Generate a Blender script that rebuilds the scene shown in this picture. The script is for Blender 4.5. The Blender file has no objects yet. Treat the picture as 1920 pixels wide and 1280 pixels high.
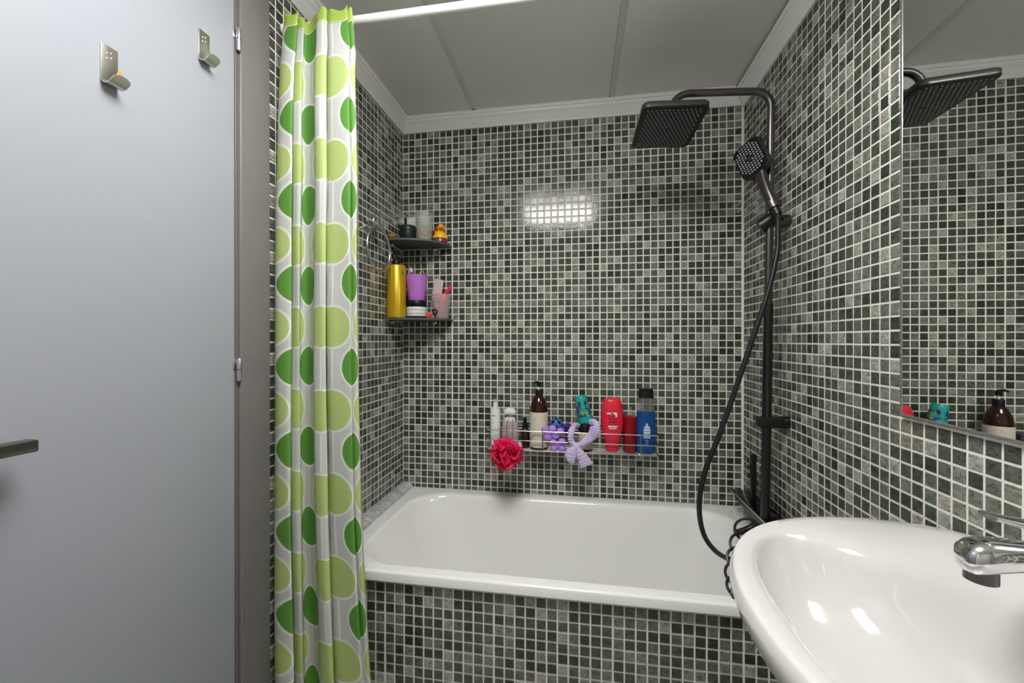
import bpy, bmesh, math, random
from mathutils import Vector, Matrix
random.seed(7)
PI = math.pi
scene = bpy.context.scene
C = scene.collection

# ------------------------------------------------------------------ camera, world, exposure
CAM = Vector((0.7515, -1.6735, 1.1899)); F = 762.43; YAW = math.radians(9.158); PITCH = math.radians(-0.107)
cd = bpy.data.cameras.new('camera'); cam = bpy.data.objects.new('camera', cd); C.objects.link(cam)
cam.location = CAM; cam.rotation_euler = (PI/2 + PITCH, 0, YAW)
cd.sensor_width = 36; cd.lens = F/1920*36; cd.clip_start = 0.02
scene.camera = cam
world = bpy.data.worlds.new('world'); scene.world = world; world.use_nodes = True
world.node_tree.nodes['Background'].inputs[0].default_value = (0.05, 0.05, 0.05, 1)
scene.view_settings.view_transform = 'Standard'; scene.view_settings.look = 'None'
scene.view_settings.gamma = 1; scene.view_settings.use_curve_mapping = False
scene.view_settings.exposure = 0.35
LAMP = 24.0
scene.cycles.max_bounces = 8; scene.cycles.caustics_refractive = False

P = 0.028                       # mosaic pitch
Z0 = 0.56 + 53.55*P             # height of mosaic row 0 on the back wall
W = 49*P                        # room width at the back wall
XR0, SR = 1.3768, 0.01422       # right wall: X = XR0 + SR*Y
CEIL = 2.145; CORN = 2.087
def XR(y): return XR0 + SR*y
fwd = Vector((-math.sin(YAW)*math.cos(PITCH), math.cos(YAW)*math.cos(PITCH), math.sin(PITCH)))
rgt = Vector((math.cos(YAW), math.sin(YAW), 0)); upv = rgt.cross(fwd)
def at(x, y, Y):
    d = fwd + rgt*((x-960)/F) - upv*((y-640)/F)
    return CAM + d*((Y-CAM.y)/d.y)
def pix(p):
    d = Vector(p)-CAM; z = d.dot(fwd)
    return 960+F*d.dot(rgt)/z, 640-F*d.dot(upv)/z

# ------------------------------------------------------------------ materials
def srgb(r, g, b):
    f = lambda c: (c/255/12.92) if c/255 <= .04045 else ((c/255+.055)/1.055)**2.4
    return (f(r), f(g), f(b), 1)
def nodes(name):
    m = bpy.data.materials.new(name); m.use_nodes = True
    return m, m.node_tree, m.node_tree.nodes['Principled BSDF']
def mat(name, col, rough=.4, metal=0, var=.06, nscale=30, bump=0, trans=0, ior=1.45, coat=0, spec=.5, stretch=(1,1,1), alpha=1):
    m, t, b = nodes(name)
    N = t.nodes.new; L = t.links.new
    tc = N('ShaderNodeTexCoord'); mp = N('ShaderNodeMapping'); mp.inputs['Scale'].default_value = stretch
    L(tc.outputs['Object'], mp.inputs[0])
    no = N('ShaderNodeTexNoise'); no.inputs['Scale'].default_value = nscale; no.inputs['Detail'].default_value = 4
    L(mp.outputs[0], no.inputs['Vector'])
    mx = N('ShaderNodeMix'); mx.data_type = 'RGBA'
    mx.inputs[6].default_value = tuple(c*(1-var) for c in col[:3])+(1,); mx.inputs[7].default_value = tuple(min(1, c*(1+var)) for c in col[:3])+(1,)
    L(no.outputs[0], mx.inputs[0]); L(mx.outputs[2], b.inputs['Base Color'])
    b.inputs['Roughness'].default_value = rough; b.inputs['Metallic'].default_value = metal
    b.inputs['IOR'].default_value = ior; b.inputs['Transmission Weight'].default_value = trans
    b.inputs['Coat Weight'].default_value = coat; b.inputs['Specular IOR Level'].default_value = spec
    b.inputs['Alpha'].default_value = alpha
    if bump:
        bp = N('ShaderNodeBump'); bp.inputs['Strength'].default_value = bump; bp.inputs['Distance'].default_value = .002
        L(no.outputs[0], bp.inputs['Height']); L(bp.outputs[0], b.inputs['Normal'])
    return m
def tile_mat():
    m, t, b = nodes('mosaic_tile'); N = t.nodes.new; L = t.links.new
    at_ = N('ShaderNodeAttribute'); at_.attribute_name = 'tv'; sp = N('ShaderNodeSeparateXYZ'); L(at_.outputs['Vector'], sp.inputs[0])
    cr = N('ShaderNodeValToRGB'); e = cr.color_ramp.elements; cr.color_ramp.interpolation = 'LINEAR'
    cols = [(0, (.036,.046,.034)), (.25, (.066,.080,.061)), (.5, (.112,.126,.102)), (.75, (.195,.205,.176)), (1, (.34,.332,.295))]
    e[0].position = 0; e[0].color = cols[0][1]+(1,); e[1].position = 1; e[1].color = cols[4][1]+(1,)
    for p_, c_ in cols[1:4]: x = e.new(p_); x.color = c_+(1,)
    L(sp.outputs['X'], cr.inputs[0])
    ge = N('ShaderNodeNewGeometry'); off = N('ShaderNodeVectorMath'); off.operation = 'MULTIPLY_ADD'
    L(at_.outputs['Vector'], off.inputs[0]); off.inputs[1].default_value = (3.1, 17, 23); L(ge.outputs['Position'], off.inputs[2])
    mp = N('ShaderNodeMapping'); mp.inputs['Scale'].default_value = (1, 1, 2.2); L(off.outputs[0], mp.inputs[0])
    n1 = N('ShaderNodeTexNoise'); n1.inputs['Scale'].default_value = 75; n1.inputs['Detail'].default_value = 6; L(mp.outputs[0], n1.inputs['Vector'])
    r1 = N('ShaderNodeMapRange'); r1.inputs['From Min'].default_value = .3; r1.inputs['From Max'].default_value = .7; r1.inputs['To Min'].default_value = .66; r1.inputs['To Max'].default_value = 1.34
    L(n1.outputs[0], r1.inputs[0])
    n2 = N('ShaderNodeTexNoise'); n2.inputs['Scale'].default_value = 48; n2.inputs['Detail'].default_value = 2; n2.inputs['Distortion'].default_value = .6; L(off.outputs[0], n2.inputs['Vector'])
    a = N('ShaderNodeMath'); a.operation = 'SUBTRACT'; a.inputs[1].default_value = .5; L(n2.outputs[0], a.inputs[0])
    ab = N('ShaderNodeMath'); ab.operation = 'ABSOLUTE'; L(a.outputs[0], ab.inputs[0])
    vr = N('ShaderNodeMapRange'); vr.inputs['From Min'].default_value = .006; vr.inputs['From Max'].default_value = .022; vr.inputs['To Min'].default_value = .5; vr.inputs['To Max'].default_value = 1
    L(ab.outputs[0], vr.inputs[0])
    m1 = N('ShaderNodeMath'); m1.operation = 'MULTIPLY'; L(r1.outputs[0], m1.inputs[0]); L(vr.outputs[0], m1.inputs[1])
    mx = N('ShaderNodeMix'); mx.data_type = 'RGBA'; mx.blend_type = 'MULTIPLY'; mx.inputs[0].default_value = 1
    L(cr.outputs[0], mx.inputs[6]); L(m1.outputs[0], mx.inputs[7]); L(mx.outputs[2], b.inputs['Base Color'])
    b.inputs['Roughness'].default_value = .085; b.inputs['Specular IOR Level'].default_value = .5
    n3 = N('ShaderNodeTexNoise'); n3.inputs['Scale'].default_value = 160; n3.inputs['Detail'].default_value = 4; L(ge.outputs['Position'], n3.inputs['Vector'])
    bp = N('ShaderNodeBump'); bp.inputs['Strength'].default_value = .25; bp.inputs['Distance'].default_value = .0006
    L(n3.outputs[0], bp.inputs['Height']); L(bp.outputs[0], b.inputs['Normal'])
    return m
def print_mat(name, bg, ink, rows=60, thick=.35, rough=.5, dens=.5, hscale=250):
    """paper or print with broken ink lines (object space, lines along local x/angle)"""
    m, t, b = nodes(name); N = t.nodes.new; L = t.links.new
    tc = N('ShaderNodeTexCoord'); s = N('ShaderNodeSeparateXYZ'); L(tc.outputs['Object'], s.inputs[0])
    z = N('ShaderNodeMath'); z.operation = 'MULTIPLY'; z.inputs[1].default_value = rows; L(s.outputs['Z'], z.inputs[0])
    fr = N('ShaderNodeMath'); fr.operation = 'FRACT'; L(z.outputs[0], fr.inputs[0])
    lt = N('ShaderNodeMath'); lt.operation = 'LESS_THAN'; lt.inputs[1].default_value = thick; L(fr.outputs[0], lt.inputs[0])
    no = N('ShaderNodeTexNoise'); no.inputs['Scale'].default_value = hscale; no.inputs['Detail'].default_value = 2; L(tc.outputs['Object'], no.inputs['Vector'])
    gt = N('ShaderNodeMath'); gt.operation = 'GREATER_THAN'; gt.inputs[1].default_value = 1-dens; L(no.outputs[0], gt.inputs[0])
    mu = N('ShaderNodeMath'); mu.operation = 'MULTIPLY'; L(lt.outputs[0], mu.inputs[0]); L(gt.outputs[0], mu.inputs[1])
    mx = N('ShaderNodeMix'); mx.data_type = 'RGBA'; mx.inputs[6].default_value = bg; mx.inputs[7].default_value = ink
    L(mu.outputs[0], mx.inputs[0]); L(mx.outputs[2], b.inputs['Base Color']); b.inputs['Roughness'].default_value = rough
    return m
def patch_mat(name, base, cols, scale=30, cover=.5, rough=.4):
    """base colour with irregular coloured patches"""
    m, t, b = nodes(name); N = t.nodes.new; L = t.links.new
    tc = N('ShaderNodeTexCoord'); no = N('ShaderNodeTexNoise'); no.inputs['Scale'].default_value = scale; no.inputs['Detail'].default_value = 1
    L(tc.outputs['Object'], no.inputs['Vector'])
    vo = N('ShaderNodeTexVoronoi'); vo.inputs['Scale'].default_value = scale*1.6; L(tc.outputs['Object'], vo.inputs['Vector'])
    cr = N('ShaderNodeValToRGB'); cr.color_ramp.interpolation = 'CONSTANT'; e = cr.color_ramp.elements
    e[0].position = 0; e[0].color = cols[0]; e[1].position = 1/len(cols); e[1].color = cols[1 % len(cols)]
    for i in range(2, len(cols)): x = e.new(i/len(cols)); x.color = cols[i]
    L(vo.outputs['Color'], cr.inputs[0])
    gt = N('ShaderNodeMath'); gt.operation = 'GREATER_THAN'; gt.inputs[1].default_value = 1-cover; L(no.outputs[0], gt.inputs[0])
    mx = N('ShaderNodeMix'); mx.data_type = 'RGBA'; mx.inputs[6].default_value = base; L(cr.outputs[0], mx.inputs[7])
    L(gt.outputs[0], mx.inputs[0]); L(mx.outputs[2], b.inputs['Base Color']); b.inputs['Roughness'].default_value = rough
    return m
def curtain_mat():
    m, t, b = nodes('curtain_print'); N = t.nodes.new; L = t.links.new
    uv = N('ShaderNodeUVMap'); s = N('ShaderNodeSeparateXYZ'); L(uv.outputs[0], s.inputs[0])
    def mth(op, a, b_=None, c=None):
        n = N('ShaderNodeMath'); n.operation = op
        for i, v in enumerate((a, b_, c)):
            if v is None: continue
            if isinstance(v, (int, float)): n.inputs[i].default_value = v
            else: L(v, n.inputs[i])
        return n.outputs[0]
    U, V = s.outputs['X'], s.outputs['Y']
    def cell(u0, v0):
        du = mth('WRAP', mth('SUBTRACT', U, u0), .073, -.073); dv = mth('WRAP', mth('SUBTRACT', V, v0), .10075, -.10075)
        d = mth('SQRT', mth('ADD', mth('MULTIPLY', du, du), mth('MULTIPLY', dv, dv)))
        return mth('LESS_THAN', d, .048), mth('LESS_THAN', d, .0535), mth('LESS_THAN', mth('ABSOLUTE', du), .0024)
    l_in, l_out, l_ln = cell(0, 0); g_in, g_out, g_ln = cell(.073, .105)
    white = mth('MAXIMUM', mth('MAXIMUM', l_out, g_out), mth('MAXIMUM', l_ln, g_ln))
    top = mth('GREATER_THAN', V, .9335)
    def mix(f, a, b_):
        n = N('ShaderNodeMix'); n.data_type = 'RGBA'; L(f, n.inputs[0])
        for i, v in ((6, a), (7, b_)):
            if isinstance(v, tuple): n.inputs[i].default_value = v
            else: L(v, n.inputs[i])
        return n.outputs[2]
    LIGHT, GREEN = srgb(188, 206, 132), srgb(98, 154, 66)
    c = mix(white, srgb(206, 208, 205), srgb(230, 232, 224))
    c = mix(l_in, c, LIGHT); c = mix(g_in, c, GREEN); c = mix(top, c, srgb(172, 198, 92))
    L(c, b.inputs['Base Color']); b.inputs['Roughness'].default_value = .55; b.inputs['Specular IOR Level'].default_value = .3
    tr = N('ShaderNodeBsdfTranslucent'); L(c, tr.inputs[0]); ms = N('ShaderNodeMixShader'); ms.inputs[0].default_value = .18
    out = t.nodes['Material Output']; L(b.outputs[0], ms.inputs[1]); L(tr.outputs[0], ms.inputs[2]); L(ms.outputs[0], out.inputs[0])
    no = N('ShaderNodeTexNoise'); no.inputs['Scale'].default_value = 40; L(uv.outputs[0], no.inputs['Vector'])
    bp = N('ShaderNodeBump'); bp.inputs['Strength'].default_value = .25; bp.inputs['Distance'].default_value = .003; L(no.outputs[0], bp.inputs['Height']); L(bp.outputs[0], b.inputs['Normal'])
    return m
def marble_mat():
    m, t, b = nodes('grey_marble'); N = t.nodes.new; L = t.links.new
    tc = N('ShaderNodeTexCoord'); no = N('ShaderNodeTexNoise'); no.inputs['Scale'].default_value = 18; no.inputs['Detail'].default_value = 6; no.inputs['Distortion'].default_value = 1.6
    L(tc.outputs['Object'], no.inputs['Vector']); cr = N('ShaderNodeValToRGB'); e = cr.color_ramp.elements
    e[0].position = .4; e[0].color = (.60,.60,.61,1); e[1].position = .62; e[1].color = (.63,.63,.64,1); x = e.new(.5); x.color = (.36,.36,.37,1)
    L(no.outputs[0], cr.inputs[0]); L(cr.outputs[0], b.inputs['Base Color']); b.inputs['Roughness'].default_value = .35
    return m
def brushed(name, col, rough):
    return mat(name, col, rough, 1, .12, 60, .05, stretch=(1, 1, 14))
M = dict(
    tile=tile_mat(), curtain=curtain_mat(), marble=marble_mat(),
    grout=mat('grout', (.78, .765, .69, 1), .85, 0, .12, 90, .3),
    plain=mat('rear_wall_paint', (.50, .50, .47, 1), .5, 0, .1, 40),
    floor=mat('floor_tile', (.50, .49, .46, 1), .35, 0, .15, 12),
    ceil=mat('ceiling_panel', (.86, .86, .83, 1), .38, 0, .02, 6), strip=mat('ceiling_strip', (.74, .74, .71, 1), .4, 0, .03, 10),
    corn=mat('cornice_plastic', (.82, .82, .80, 1), .35, 0, .02, 10), dark=mat('dark_gap', (.02, .02, .02, 1), .8),
    door=mat('door_paint', srgb(152, 155, 164), .33, 0, .02, 300, .03), frame=mat('frame_paint', srgb(112, 108, 108), .4, 0, .05, 60, .05),
    frame2=mat('frame_edge_paint', srgb(104, 94, 95), .4, 0, .06, 60, .05),
    steel=brushed('brushed_steel', (.55, .53, .49, 1), .28), dullchrome=mat('dull_chrome', (.60, .60, .61, 1), .26, 1, .04), chrome=mat('chrome', (.75, .75, .76, 1), .06, 1, .02),
    hinge=mat('hinge_steel', (.62, .62, .66, 1), .25, 1, .05), handle=mat('handle_nickel', (.20, .19, .17, 1), .3, 1, .05),
    enamel=mat('white_enamel', (.86, .86, .845, 1), .09, 0, .01, 8, coat=.3), ceramic=mat('white_ceramic', (.63, .617, .612, 1), .06, 0, .01, 8, coat=.4),
    rod=mat('rod_white', (.80, .80, .76, 1), .3, 0, .02), black=mat('black_metal', (.030, .027, .028, 1), .32, .6, .1, 40),
    blackp=mat('black_plastic', (.008, .008, .010, 1), .35, 0, .1, spec=.3), gun2=mat('dark_gunmetal', (.055, .050, .050, 1), .28, .9, .08, 40), gun=mat('gunmetal', (.115, .105, .105, 1), .3, .9, .08, 40),
    nozzle=mat('nozzle_rubber', (.30, .29, .315, 1), .5), hose=mat('hose_black', (.014, .013, .014, 1), .32, .1, .1),
    glassk=mat('black_glass', (.006, .006, .007, 1), .14, 0, .02, spec=.35), mirror=mat('mirror_silver', (.86, .88, .86, 1), .0, 1, 0),
    edge=mat('mirror_edge', (.42, .43, .43, 1), .25, .8, .05), smoke=mat('smoked_glass', (.10, .105, .10, 1), .5, 0, .02, spec=.4),
    dkjar=mat('dark_green_plastic', (.008, .020, .018, 1), .35), cream=mat('cream_box', srgb(225, 218, 205), .6),
    duck=mat('duck_yellow', srgb(250, 190, 20), .35), duckr=mat('duck_ring', srgb(240, 215, 30), .35), beak=mat('beak_orange', srgb(235, 70, 20), .35),
    rose=mat('rose_plastic', srgb(150, 50, 75), .25), redglass=mat('rose_glass', (.55, .16, .14, 1), .15, 0, .03, trans=.6),
    gold=mat('gold_plastic', srgb(205, 165, 30), .3, .35, .06), purple=mat('purple_plastic', srgb(198, 128, 222), .35, 0, .03),
    paper=print_mat('jar_label', (.75, .76, .74, 1), (.16, .16, .16, 1), 62, .22, .5, .5, 300), pink=mat('hot_pink', srgb(240, 40, 90), .35), tube=mat('pale_tube', srgb(215, 195, 200), .4),
    tan=mat('tan_wood', srgb(150, 110, 60), .5), mauve=mat('mauve_soap', srgb(110, 80, 95), .5), flower=patch_mat('pompon_mix', srgb(235, 60, 40), [srgb(160, 50, 170), srgb(245, 130, 30), srgb(200, 60, 160)], 60, .55),
    green=mat('lime_rubber', srgb(150, 170, 60), .4), wire=mat('chrome_wire', (.62, .62, .62, 1), .18, 1, .03),
    whitep=mat('white_plastic', (.80, .80, .79, 1), .35), whitel=print_mat('white_bottle_print', (.80, .80, .79, 1), (.35, .34, .36, 1), 40, .22, .35, .42, 120),
    clear=mat('clear_plastic', (.93, .90, .90, 1), .08, 0, .01, trans=.92), lilac=mat('pale_gel', (.66, .58, .60, 1), .2, 0, .03, trans=.35),
    string=mat('red_string', srgb(150, 30, 60), .6), mesh=mat('raspberry_mesh', srgb(225, 30, 88), .6, 0, .25, 25),
    amber=mat('amber_plastic', (.028, .007, .004, 1), .08, 0, .05, spec=.6), label=print_mat('beige_label', srgb(222, 214, 196), srgb(172, 162, 146), 150, .34, .55, .52, 330),
    blueball=mat('blue_toy', srgb(60, 110, 180), .5), violet=mat('violet_sponge', srgb(182, 136, 220), .6, 0, .12, 60), dviolet=mat('violet_net', srgb(80, 55, 140), .6, 0, .2, 60),
    teal=mat('teal_plastic', srgb(20, 160, 150), .4, 0, .04), tealp=patch_mat('teal_print', srgb(20, 160, 150), [srgb(30, 60, 120), srgb(60, 120, 170), srgb(70, 60, 90), srgb(120, 170, 70), srgb(20, 30, 60)], 55, .55, .4),
    beige=mat('beige_bottle', srgb(205, 185, 145), .4), lav=mat('lavender_towelling', srgb(206, 192, 230), .85, 0, .10, 160, .8),
    red=mat('red_plastic', srgb(222, 42, 62), .3, 0, .04), redlab=print_mat('red_bottle_print', srgb(222, 42, 62), srgb(140, 15, 30), 95, .5, .35, .62, 200), whiteink=mat('white_ink', (.8, .75, .75, 1), .5),
    dred=mat('dark_red_plastic', srgb(140, 12, 28), .18, 0, .05), blue=mat('blue_gel', (.010, .065, .24, 1), .08, 0, .05), bluelab=print_mat('gel_label', srgb(205, 220, 235), srgb(70, 110, 170), 95, .4, .4, .56, 260), blulog=mat('pale_blue_ink', srgb(120, 165, 215), .5),
    orange=mat('orange_glue', srgb(215, 130, 40), .5),
)
def milky(name, col, clear, rough=.3):
    """thin plastic wall: part of the light passes straight through, the rest scatters"""
    m, t, b = nodes(name); N = t.nodes.new; L = t.links.new
    no = N('ShaderNodeTexNoise'); no.inputs['Scale'].default_value = 25; tc = N('ShaderNodeTexCoord'); L(tc.outputs['Object'], no.inputs['Vector'])
    mx = N('ShaderNodeMix'); mx.data_type = 'RGBA'; mx.inputs[6].default_value = tuple(c*.96 for c in col[:3])+(1,); mx.inputs[7].default_value = col
    L(no.outputs[0], mx.inputs[0]); L(mx.outputs[2], b.inputs['Base Color']); b.inputs['Roughness'].default_value = rough
    tr = N('ShaderNodeBsdfTransparent'); ms = N('ShaderNodeMixShader'); ms.inputs[0].default_value = clear
    L(b.outputs[0], ms.inputs[1]); L(tr.outputs[0], ms.inputs[2]); L(ms.outputs[0], t.nodes['Material Output'].inputs[0]); return m
M['frost'] = milky('frosted_plastic', (.66, .67, .64, 1), .72); M['frostp'] = milky('frosted_cup', (.66, .62, .60, 1), .70); M['clear'] = milky('clear_plastic', (.60, .58, .58, 1), .86, .08)
def emis(name, col, s):
    m, t, b = nodes(name); b.inputs['Base Color'].default_value = (.9, .9, .9, 1); b.inputs['Emission Color'].default_value = col; b.inputs['Emission Strength'].default_value = s; return m
M['lamp'] = emis('lamp_diffuser', (1.0, .985, .945, 1), LAMP); M['lamp2'] = emis('lamp_side_diffuser', (1.0, .985, .945, 1), LAMP*.6)

# ------------------------------------------------------------------ mesh helpers
class MB:
    def __init__(s): s.v = []; s.f = []
    def add(s, vs, fs):
        o = len(s.v); s.v += [tuple(x) for x in vs]; s.f += [tuple(i+o for i in f) for f in fs]; return s
    def box(s, a, b, bev=0):
        x0, y0, z0 = a; x1, y1, z1 = b
        if bev <= 0:
            return s.add([(x0,y0,z0),(x1,y0,z0),(x1,y1,z0),(x0,y1,z0),(x0,y0,z1),(x1,y0,z1),(x1,y1,z1),(x0,y1,z1)],
                         [(3,2,1,0),(4,5,6,7),(0,1,5,4),(1,2,6,5),(2,3,7,6),(3,0,4,7)])
        bm = bmesh.new(); bmesh.ops.create_cube(bm, size=1)
        for v in bm.verts: v.co = Vector(((x0+x1)/2+v.co.x*(x1-x0), (y0+y1)/2+v.co.y*(y1-y0), (z0+z1)/2+v.co.z*(z1-z0)))
        bmesh.ops.bevel(bm, geom=bm.edges[:], offset=bev, segments=3, profile=.5, affect='EDGES')
        bm.verts.index_update(); s.add([v.co for v in bm.verts], [[v.index for v in f.verts] for f in bm.faces]); bm.free(); return s
    def rings(s, R, closed=True, cap0=True, cap1=True):
        n = len(R[0]); vs = [p for r in R for p in r]; fs = []
        for i in range(len(R)-1):
            for j in range(n if closed else n-1):
                k = (j+1) % n; fs.append((i*n+j, i*n+k, (i+1)*n+k, (i+1)*n+j))
        if cap0: fs.append(tuple(reversed(range(n))))
        if cap1: fs.append(tuple(range((len(R)-1)*n, len(R)*n)))
        return s.add(vs, fs)
    def lathe(s, prof, c=(0,0,0), n=24, sx=1, sy=1, M4=None, cap=True):
        R = []
        for r, z in prof:
            ring = [Vector((r*sx*math.cos(2*PI*k/n), r*sy*math.sin(2*PI*k/n), z)) for k in range(n)]
            ring = [(M4 @ p if M4 else p) + Vector(c) for p in ring]; R.append(ring)
        return s.rings(R, True, cap, cap)
    def tube(s, pts, r, n=10, cap=True):
        pts = [Vector(p) for p in pts]; R = []; nrm = None
        for i, p in enumerate(pts):
            t = (pts[min(i+1, len(pts)-1)]-pts[max(i-1, 0)]).normalized()
            if nrm is None:
                nrm = t.orthogonal().normalized()
            else:
                nrm = (nrm - t*nrm.dot(t))
                nrm = nrm.normalized() if nrm.length > 1e-6 else t.orthogonal().normalized()
            bn = t.cross(nrm); rr = r[i] if isinstance(r, (list, tuple)) else r
            R.append([p+nrm*(rr*math.cos(2*PI*k/n))+bn*(rr*math.sin(2*PI*k/n)) for k in range(n)])
        return s.rings(R, True, cap, cap)
    def sphere(s, c, r, n=16, m=10, sc=(1,1,1)):
        prof = [(max(1e-5, r*math.sin(PI*i/m)), -r*math.cos(PI*i/m)) for i in range(m+1)]
        R = [[Vector((c[0]+a*math.cos(2*PI*k/n)*sc[0], c[1]+a*math.sin(2*PI*k/n)*sc[1], c[2]+z*sc[2])) for k in range(n)] for a, z in prof]
        return s.rings(R)
    def prism(s, poly, d):   # poly: 3D points, extrude by d
        n = len(poly); d = Vector(d); vs = [Vector(p) for p in poly]+[Vector(p)+d for p in poly]
        return s.add(vs, [tuple(reversed(range(n))), tuple(range(n, 2*n))]+[(i, (i+1) % n, n+(i+1) % n, n+i) for i in range(n)])
    def build(s, name, m, parent=None, smooth=True, angle=35, origin=None, fix=True):
        me = bpy.data.meshes.new(name); o3 = Vector(origin) if origin else Vector((0,0,0))
        me.from_pydata([tuple(Vector(v)-o3) for v in s.v], [], s.f); me.validate()
        if fix:
            bm = bmesh.new(); bm.from_mesh(me); bmesh.ops.recalc_face_normals(bm, faces=bm.faces[:]); bm.to_mesh(me); bm.free()
        if smooth:
            me.shade_smooth(); me.set_sharp_from_angle(angle=math.radians(angle))
        me.materials.append(M[m] if isinstance(m, str) else m)
        o = bpy.data.objects.new(name, me); C.objects.link(o)
        if parent: o.parent = parent; o.matrix_parent_inverse = Matrix(); 
        if parent: o.location = o3-Vector(parent.get('_o', (0,0,0)))
        else: o.location = o3; o['_o'] = tuple(o3)
        return o
def tag(o, label, cat=None, group=None, kind=None):
    o['label'] = label
    if cat: o['category'] = cat
    if group: o['group'] = group
    if kind: o['kind'] = kind
    return o
def thing(name, label, cat, loc, group=None, kind=None):
    o = bpy.data.objects.new(name, None); C.objects.link(o); o.location = loc; o['_o'] = tuple(loc); o.empty_display_size = .02
    return tag(o, label, cat, group, kind)
def catmull(pts, n=8):
    pts = [Vector(p) for p in pts]; q = [2*pts[0]-pts[1]]+pts+[2*pts[-1]-pts[-2]]; out = []
    for i in range(1, len(q)-2):
        for k in range(n):
            t = k/n; out.append(.5*((2*q[i])+(q[i+1]-q[i-1])*t+(2*q[i-1]-5*q[i]+4*q[i+1]-q[i+2])*t*t+(-q[i-1]+3*q[i]-3*q[i+1]+q[i+2])*t**3))
    out.append(pts[-1]); return out
def lerp(a, b, t): return a+(b-a)*t
def table(tb, x):
    if x <= tb[0][0]: return tb[0][1]
    for (a, va), (b, vb) in zip(tb, tb[1:]):
        if x <= b: return lerp(va, vb, (x-a)/(b-a))
    return tb[-1][1]

def rrect(x0, x1, y0, y1, r, n=8):
    out = []
    for cx, cy, a in ((x1-r, y1-r, 0), (x0+r, y1-r, PI/2), (x0+r, y0+r, PI), (x1-r, y0+r, 3*PI/2)):
        for k in range(n+1): out.append((cx+r*math.cos(a+k/n*PI/2), cy+r*math.sin(a+k/n*PI/2)))
    return out
def ring(x0, x1, y0, y1, r, z): return [Vector((x, y, z)) for x, y in rrect(x0, x1, y0, y1, r)]

# ------------------------------------------------------------------ mosaic
SA = ["11023411211","01142001023","12111142300","32112112000","23413114030","41112113021","10021242401","13111411202","11431213311","11133122211","33222112332"]
SB = ["13411113100","11131302113","12011104211","21114121113","31432030240","22133001331","11231004311","34110420134","33111223100","11141211131","33122113211"]
def rnd_sheet(seed):
    r = random.Random(seed); src = [c for row in SA+SB for c in row]; r.shuffle(src)
    return [''.join(src[i*11:(i+1)*11]) for i in range(11)]
SHEETS = [SA, SB, rnd_sheet(3), rnd_sheet(9)]
def tone(wall, k, r):
    si, sj = (k-8)//11, (r-4)//11; a, b = (k-8) % 11, (r-4) % 11
    h = random.Random(wall*7919+si*101+sj*13)
    if wall == 0 and sj == 1: sh, rot = 0, 0
    elif wall == 0 and sj == 2 and si >= 2: sh, rot = 1, 0
    else: sh, rot = h.randrange(4), h.randrange(4)
    for _ in range(rot): a, b = b, 10-a
    return int(SHEETS[sh][b][a])
TS, TH, TBV = P*.835/2, .0016, .0011     # half tile, relief, bevel
def tile_geo(a0, a1, b0, b1):
    v = [(a0,b0,0),(a1,b0,0),(a1,b1,0),(a0,b1,0)]; v += [(x,y,TH*.45) for x,y,_ in v]
    v += [(a0+TBV,b0+TBV,TH),(a1-TBV,b0+TBV,TH),(a1-TBV,b1-TBV,TH),(a0+TBV,b1-TBV,TH)]
    f = []
    for k in (0, 4):
        f += [(k+i, k+(i+1) % 4, k+4+(i+1) % 4, k+4+i) for i in range(4)]
    f.append((8,9,10,11)); return v, f
def tile_mesh(name, verts, faces, tv):
    me = bpy.data.meshes.new(name); me.from_pydata(verts, [], faces)
    at_ = me.attributes.new('tv', 'FLOAT_VECTOR', 'FACE'); at_.data.foreach_set('vector', [c for t in tv for c in t])
    me.materials.append(M['tile']); return me
VAR = {}
def variant(t, s):
    if (t, s) not in VAR:
        v, f = tile_geo(-TS, TS, -TS, TS); r = random.Random(t*10+s)
        VAR[t, s] = tile_mesh('tile', v, f, [(t/4+r.uniform(-.07, .07), r.random(), r.random())]*len(f))
    return VAR[t, s]
def mosaic(parent, wid, basis, cells, visible, score):
    """cells: list of (k, r, a0, a1, b0, b1) in wall coordinates; basis maps (a,b,n)->parent-local vector"""
    X, Y, N_, O = basis; rot = Matrix((X, Y, N_)).transposed()
    big = []
    for c in cells:
        full = (c[3]-c[2] > 1.9*TS) and (c[5]-c[4] > 1.9*TS)
        p = O+X*((c[2]+c[3])/2)+Y*((c[4]+c[5])/2)
        w = parent.matrix_basis @ p
        if full and visible(w): big.append((score(w), c))
    big.sort(key=lambda q: -q[0]); chosen = set((c[0], c[1]) for _, c in big[:300])
    V, Fc, T = [], [], []
    for c in cells:
        t = tone(wid, c[0], c[1]); h = random.Random(c[0]*997+c[1]*31+wid)
        if (c[0], c[1]) in chosen:
            o = bpy.data.objects.new('tile', variant(t, h.randrange(6))); C.objects.link(o); o.parent = parent
            ja, jb = h.uniform(-.0002, .0002), h.uniform(-.0002, .0002)
            p = O+X*((c[2]+c[3])/2+ja)+Y*((c[4]+c[5])/2+jb)
            o.matrix_basis = Matrix.Translation(p) @ rot.to_4x4()
        else:
            v, f = tile_geo(*c[2:]); o0 = len(V); V += [tuple(O+X*a+Y*b+N_*n) for a, b, n in v]; Fc += [tuple(i+o0 for i in q) for q in f]
            T += [(t/4+h.uniform(-.07, .07), h.random(), h.random())]*len(f)
    o = bpy.data.objects.new('mosaic_tiles', tile_mesh('mosaic_tiles', V, Fc, T)); C.objects.link(o); o.parent = parent; o['kind'] = 'stuff'
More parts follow.
